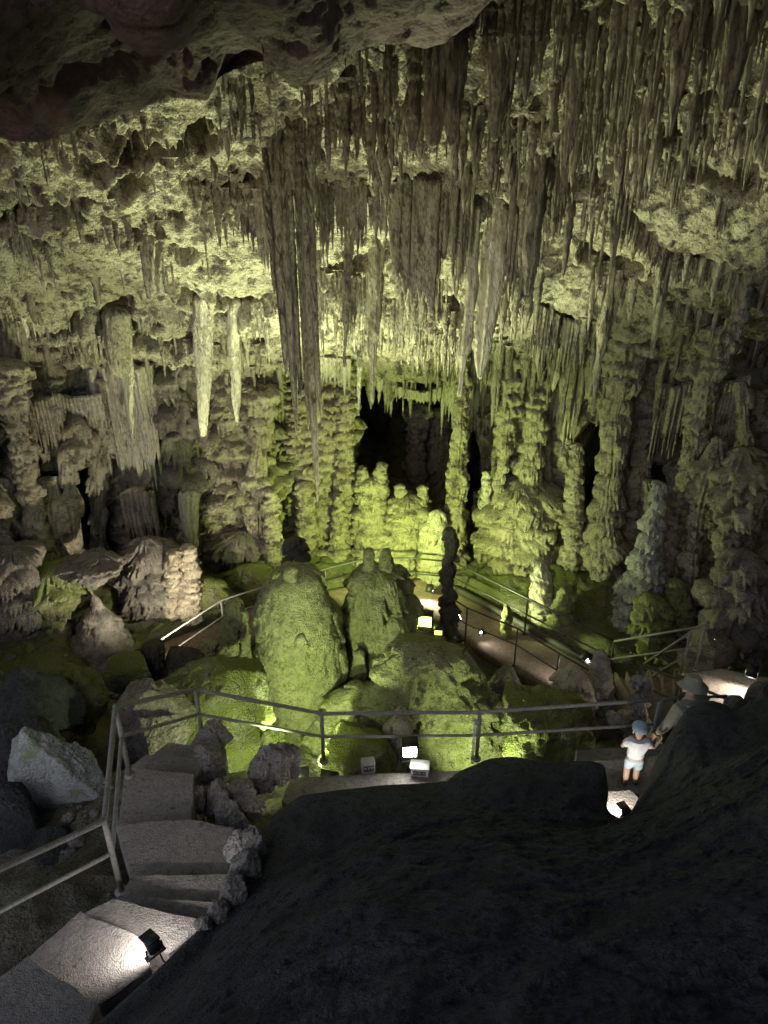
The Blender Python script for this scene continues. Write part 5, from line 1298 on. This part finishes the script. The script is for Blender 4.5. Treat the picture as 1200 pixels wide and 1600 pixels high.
# the boy: seen from behind, left arm down and bent, right arm up to the man's hand
bb = at(983, 1227, 6.70); bb[2] = -7.30
boy, J, k = person('small boy in white shirt and pale blue cap climbing the lit steps', bb, 1.0, -.12, dict(
    l=((-.118, .0, .705), (-.165, .02, .60), (-.125, .10, .56), .5), r=((.118, .0, .705), (.19, .01, .62), (.245, .05, .68), .5),
    lleg=((-.052, 0, .43), (-.058, .02, .25), (-.058, -.005, .16), (-.06, -.015, .045), (-.065, .07, .028)),
    rleg=((.052, 0, .43), (.058, .035, .25), (.06, .02, .16), (.062, .01, .045), (.07, .095, .028))), True)
def kk(d, k): return {a: (V3(*b) * k) for a, b in d.items()}
skin_obj('shirt', kk(dict(a=(0, 0, .46), b=(0, 0, .54), c=(0, .004, .64), d=(0, .006, .715), e=(0, .010, .742), ls=(-.108, 0, .70), le=(-.155, .018, .625), rs=(.108, 0, .70), re=(.172, .01, .635)), k),
         [('a', 'b'), ('b', 'c'), ('c', 'd'), ('d', 'e'), ('d', 'ls'), ('ls', 'le'), ('d', 'rs'), ('rs', 're')], {n: (r[0] * k, r[1] * k) for n, r in dict(a=(.118, .092), b=(.110, .086), c=(.108, .084), d=(.075, .06), e=(.048, .046), ls=(.052, .052), le=(.056, .05), rs=(.052, .052), re=(.056, .05)).items()}, SHIRT_W, boy, 'c')
skin_obj('shorts', kk(dict(a=(0, 0, .49), b=(0, 0, .44), l=(-.056, .004, .40), l2=(-.062, .015, .27), r=(.056, .006, .40), r2=(.064, .028, .27)), k),
         [('a', 'b'), ('b', 'l'), ('l', 'l2'), ('b', 'r'), ('r', 'r2')], {n: (r * k, r * k * .9) for n, r in dict(a=.098, b=.095, l=.072, l2=.066, r=.072, r2=.066).items()}, SHORT_B, boy, 'b')
c = MB(); ctr = np.array(boy.location) + V3(0, .015, .895) * k
th = np.arange(28) / 28 * 2 * np.pi; ph = np.linspace(0, 1.62, 12)
Vc = np.stack([np.outer(np.cos(th), np.sin(ph)) * .088, np.outer(np.sin(th), np.sin(ph)) * .098, np.outer(np.ones(28), np.cos(ph)) * .092], -1) * k
c.add(Vc.reshape(-1, 3) + ctr, gridfaces(28, 12, True))
c.sphere(ctr + V3(0, 0, .092) * k, .012 * k, 8, 6)
cap = c.build('cap', CAP_B, boy)
cb = MB(); tb = np.linspace(-1.15, 1.15, 14) + math.pi / 2
for zo in (0, .006):
    pass
inner = np.stack([np.cos(tb) * .086, np.sin(tb) * .096, 0 * tb - .004], -1) * k; outer = np.stack([np.cos(tb) * .095, np.sin(tb) * .10 + .06 * np.cos((tb - math.pi / 2) * 1.2), 0 * tb - .02], -1) * k
up_ = V3(0, 0, .005)
G = np.stack([inner, outer, outer - up_, inner - up_], 1) + ctr
cb.add(G.reshape(-1, 3), gridfaces(14, 4, False, True)); cb.build('brim', CAP_B, cap)
for s, tt in ((-1, (-.065, .03, .028)), (1, (.07, .055, .028))):
    sm = MB(); sm.sphere(np.array(boy.location) + V3(*tt) * k, V3(.032, .072, .03) * k, 14, 10); sm.build('shoe', SHOE, boy)

# the man: bending a little, hand down to the boy; the rock hides his lower half
mb_ = at(1068, 1160, 6.95); mb_[2] = -7.60
man, J, k = person('man in brimmed hat and olive shirt reaching down to the boy', mb_, 1.70, .45, dict(
    l=((-.20, .03, 1.40), (-.285, .06, 1.13), (-.33, .16, .90), .45), r=((.20, .03, 1.40), (.27, .02, 1.12), (.26, .14, .92), .3),
    lleg=((-.09, 0, .90), (-.10, .04, .50), (-.10, .0, .33), (-.10, -.03, .085), (-.11, .10, .045)), rleg=((.09, 0, .90), (.10, .09, .50), (.10, .07, .33), (.10, .05, .085), (.11, .18, .045))))
skin_obj('shirt', kk(dict(a=(0, 0, .90), b=(0, .01, 1.10), c=(0, .03, 1.29), d=(0, .035, 1.42), e=(0, .045, 1.48), ls=(-.19, .03, 1.39), le=(-.283, .058, 1.14), lf=(-.322, .14, .945), rs=(.19, .03, 1.39), re=(.268, .02, 1.13), rf=(.262, .12, .96)), k),
         [('a', 'b'), ('b', 'c'), ('c', 'd'), ('d', 'e'), ('d', 'ls'), ('ls', 'le'), ('le', 'lf'), ('d', 'rs'), ('rs', 're'), ('re', 'rf')], {n: (r[0] * k, r[1] * k) for n, r in dict(a=(.19, .145), b=(.175, .13), c=(.195, .14), d=(.14, .11), e=(.08, .078), ls=(.085, .085), le=(.068, .066), lf=(.05, .048), rs=(.085, .085), re=(.068, .066), rf=(.05, .048)).items()}, SHIRT_O, man, 'c')
skin_obj('trousers', kk(dict(a=(0, 0, 1.0), b=(0, 0, .92), l=(-.092, .004, .85), l2=(-.10, .04, .50), l3=(-.10, -.02, .12), r=(.092, .006, .85), r2=(.10, .09, .50), r3=(.10, .05, .12)), k),
         [('a', 'b'), ('b', 'l'), ('l', 'l2'), ('l2', 'l3'), ('b', 'r'), ('r', 'r2'), ('r2', 'r3')], {n: (r * k, r * k * .9) for n, r in dict(a=.165, b=.165, l=.115, l2=.08, l3=.065, r=.115, r2=.08, r3=.065).items()}, TROU, man, 'b')
ctr = np.array(man.location) + V3(0, .062, 1.655) * k
tilt = Matrix.Rotation(R(-10), 3, 'X') @ Matrix.Rotation(R(6), 3, 'Y')
def hatring(rx, ry, z, n=40, wv=0): 
    t = np.arange(n) / n * 2 * np.pi
    return np.stack([np.cos(t) * rx, np.sin(t) * ry, z + wv * np.cos(2 * t)], -1)
Hs = np.stack([hatring(*q) for q in ((.10, .115, -.01), (.17, .185, -.030, 40, .012), (.172, .187, -.024, 40, .012), (.105, .122, .002), (.100, .116, .035), (.092, .108, .075), (.080, .094, .098), (.045, .055, .104), (.012, .015, .094))], 1) * k
h = MB(); h.add(Hs.reshape(-1, 3) @ np.array(tilt).T + ctr, gridfaces(40, 9, True)); hat = h.build('hat', HAT, man)
pt = MB(); t = np.linspace(0, 2 * np.pi, 20)[:-1]
Pp = np.stack([np.stack([np.cos(t) * a * .022 - .052, np.sin(t) * a * .055 - .055, 0 * t + .100 - .025 * np.abs(np.sin(t) * a) - .0 * a], -1) for a in (1, .6, .2)], 1) * k
Pp[..., 2] += .016 * k
pt.add(Pp.reshape(-1, 3) @ np.array(tilt).T + ctr, gridfaces(19, 3, True)); pt.build('hat_patch', HATB, hat)
wb = MB(); a_, b_ = J['lelb'], J['lwri']; q = b_ + (a_ - b_) * .08
wb.tube([np.array(man.location) + q, np.array(man.location) + q + (a_ - b_) * .07], .034 * k, 14); wb.build('wristband', BANDM, man)
sp = MB(); sp.tube([np.array(man.location) + V3(*p) * k for p in ((-.12, -.02, 1.44), (-.13, -.105, 1.36), (-.12, -.135, 1.2), (-.10, -.125, 1.02))], .018 * k, 8); sp.build('backpack_strap', STRAP, man)
for s, tt in ((-1, (-.11, .045, .04)), (1, (.11, .125, .04))):
    sm = MB(); sm.sphere(np.array(man.location) + V3(*tt) * k, V3(.05, .135, .05) * k, 14, 10); sm.build('shoe', SHOE, man)

# ------------------------------------------------------------------ small boxes on the platform
def ebox(label, c, size, rz, mat, lidmat=None, face=None):
    root = empty('electrical_box', np.asarray(c) - np.array([0, 0, size[2] / 2]), label, 'electrical box')
    b = MB(); b.box(c, size, rz, bevel=.012); b.build('case', M[mat], root)
    if lidmat:
        b = MB(); b.box(np.asarray(c) + np.array([0, 0, size[2] / 2 + .012]), (size[0] * 1.12, size[1] * 1.12, .028), rz, bevel=.008); b.build('lid', M[lidmat], root)
    ca, sa = math.cos(rz), math.sin(rz)
    fw = np.array([sa, -ca, 0]); rt = np.array([ca, sa, 0])
    if face:
        b = MB(); b.box(np.asarray(c) + fw * (size[1] / 2 + .004) + np.array([0, 0, .01]), (size[0] * .72, .01, size[2] * .55), rz, bevel=.003); fp = b.build('front_panel', M[face], root)
        for q in (-.24, 0, .24):
            b = MB(); b.box(np.asarray(c) + fw * (size[1] / 2 + .010) + rt * size[0] * q + np.array([0, 0, size[2] * .12]), (size[0] * .12, .008, size[2] * .16), rz, bevel=.002); b.build('switch', M['box_grey'], fp)
    return root
ebox('grey electrical box with dark front panel left of the floodlight', at_z(575, 1196, -8.12), (.19, .14, .20), .15, 'box_grey', None, 'box_dark')
ebox('white lidded electrical box right of the floodlight', at_z(656, 1202, -8.14), (.24, .16, .14), -.1, 'box_white', 'box_white', 'box_dark')
jb = ebox('small junction box strapped beside the right platform post', at(745, 1129, 7.92), (.07, .05, .09), 0, 'box_grey')
cp = MB(); q = at(743, 1136, 7.92); e_ = q.copy(); e_[2] = -8.2
cp.tube([q + np.array([-.02, 0, 0]), e_ + np.array([-.02, 0, 0])], .008, 8); cp.build('conduit', M['box_white'], jb)
cp = MB(); cp.tube([q + np.array([.0, 0, 0]), e_ + np.array([.0, 0, 0])], .008, 8); cp.build('conduit', M['box_white'], jb)
WORLD=.10; EXPO=.7
A = np.array
RF = (.89, 1.0, .53)
def hidden(label, p, aim, W, c, size=(.26, .12, .2), ang=120, r=.08): return floodlight(label, p, aim, W, c, size, 14, ang, r=r)
p = at_z(240, 1478, -5.80)
floodlight('black step lamp throwing white light over the upper left tread', p, at_z(185, 1425, -6.1), 13, (1, .96, .9), (.105, .085, .105), 60, 179, r=.03)
# lamp on the platform: dark hood, glaring face turned down to the concrete
p = at_z(640, 1168, -7.82)
floodlight('glaring white floodlight under a dark hood on the viewing platform', p, p + A([.05, -1, .02]), 22, (1, .98, .85), (.21, .10, .27), 60, 150, r=.05, gc=(1, 1, .92))
hidden('added black floodlight on the outer platform edge facing the dome', A([-1.25, 8.32, -8.95]), A([-1.5, 12.2, -8.8]), 310, (.84, 1.0, .45), ang=124, r=.06)  # added lamp, lights the dome from the front
hidden('added black floodlight on the outer platform edge facing the mossy pile', A([1.5, 8.32, -8.95]), A([2.4, 12.0, -8.9]), 85, (.84, 1.0, .45), ang=140, r=.06)  # added to brighten the mossy pile, no known source
hidden('added black floodlight tucked behind the tall border stones', at(432, 1182, 7.45), A([-3.0, 10.4, -8.7]), 120, (.84, 1.0, .46), (.2, .1, .15), ang=130, r=.06)  # extra lamp put in for frontal light on the left boulders
hidden('added roof floodlight under the outer platform edge', A([-.80, 8.34, -8.95]), A([.3, 12.4, -2.2]), 1050, (.96, 1.0, .66), ang=76)  # added front light for the near faces of the big stalactites
p = at(665, 967, 12.9)
floodlight('glaring yellow green floodlight by the foot of the dark pillar', p, A([-.2, 8.0, -9.6]), 60, (.85, 1.0, .3), (.30, .12, .36), 3.5, 120, r=.06, gc=(.82, 1, .16))
p = at(685, 984, 12.7)
floodlight('junction box with added glow right of the glaring yellow lamp', p, A([.6, 8.0, -9.6]), 4, (.85, 1.0, .3), (.18, .12, .2), 1.0, 120, r=.06, gc=(.85, .9, .2))  # white junction box; its glow stands in for light from the yellow lamp
hidden('hidden floodlight behind the twin knobbed stalagmite', at(600, 912, 13.5), A([.3, 18.0, -8.4]), 640, (.76, 1.0, .24), ang=140)
hidden('hidden roof floodlight behind the green dome', at(560, 925, 14.2), A([.4, 13.6, -1.0]), 3400, RF, ang=80, r=.10)
hidden('added roof floodlight behind the tall green stalagmite', at(366, 1010, 12.6), A([-4.0, 14.0, -2.6]), 1500, RF, ang=80)  # second roof flood, added to even out the ceiling light
hidden('hidden floodlight behind the dark hump on the left', at(300, 1052, 11.6), A([-6.5, 17.0, -5.0]), 760, (1.0, .96, .70), ang=120)
hidden('hidden floodlight behind the square topped stalagmite', at(885, 960, 15.2), A([5.0, 13.2, -3.0]), 2000, (.84, 1.0, .52), ang=115)
hidden('added floodlight at the foot of the dark pillar', at(712, 962, 13.9), A([6.4, 15.4, -7.6]), 300, (.82, 1.0, .4), ang=120)  # added to lift the dim ground and wall at right
hidden('added floodlight beside the landing stair', at(1100, 1036, 11.4), A([7.2, 16.0, -6.3]), 700, (.84, 1.0, .5), ang=84)  # added unseen source for the dim right wall
p = at(672, 918, 15.3)
floodlight('small white lamp on the walkway corner behind the pillar', p, p + A([-.2, -.8, -.7]), 20, LW, (.16, .1, .14), 60, 140, r=.04)
p = at(752, 985, 13.7)
floodlight('tiny white marker lamp on the near edge of the right walkway', p, p + A([.3, -.7, -.6]), 4, LW, (.06, .05, .14), 40, 140, r=.03)
p = at(918, 1026, 12.35)
floodlight('white lantern lamp at the lower end of the right walkway', p, p + A([-.7, -.5, -.5]), 22, LW, (.15, .1, .16), 60, 150, r=.04)
p = at(1176, 1046, 10.35)
floodlight('warm lamp on the landing by the right wall', p, p + A([-.35, -.6, -.75]), 45, (1.0, .86, .66), (.17, .12, .18), 60, 160, r=.04)
p = at_z(978, 1272, -6.93)
floodlight('step lamp half hidden below the boy', p, p + A([-.25, .8, -.05]), 14, LW, (.10, .07, .10), 60, 175, r=.03)
# ------------------------------------------------------------------ camera, world, render settings
cam = bpy.data.cameras.new('camera'); co = bpy.data.objects.new('camera', cam); col.objects.link(co)
cam.sensor_fit = 'VERTICAL'; cam.lens_unit = 'FOV'; cam.angle = 2 * math.atan(800 / F)
cam.clip_start = .05; cam.clip_end = 400
co.location = (0, 0, 0); co.rotation_euler = (math.pi / 2 - PITCH, 0, 0)
sc.camera = co
w = bpy.data.worlds.new('World'); sc.world = w; w.use_nodes = True
wn = w.node_tree.nodes; wl = w.node_tree.links
sky = wn.new('ShaderNodeTexSky'); sky.sky_type = 'NISHITA'; sky.sun_disc = False; sky.sun_elevation = R(35); sky.sun_rotation = R(200)
wl.new(sky.outputs[0], wn['Background'].inputs['Color']); wn['Background'].inputs['Strength'].default_value = WORLD
sc.view_settings.view_transform = 'Standard'; sc.view_settings.look = 'None'; sc.view_settings.exposure = EXPO; sc.view_settings.gamma = 1
sc.render.engine = 'CYCLES'
cy = sc.cycles
cy.use_denoising = True
try: cy.denoiser = 'OPENIMAGEDENOISE'; cy.denoising_input_passes = 'RGB_ALBEDO_NORMAL'; cy.denoising_prefilter = 'ACCURATE'
except Exception: pass
cy.max_bounces = 5; cy.diffuse_bounces = 2; cy.glossy_bounces = 2
cy.sample_clamp_indirect = 4.0; cy.use_light_tree = True; cy.caustics_reflective = False; cy.caustics_refractive = False
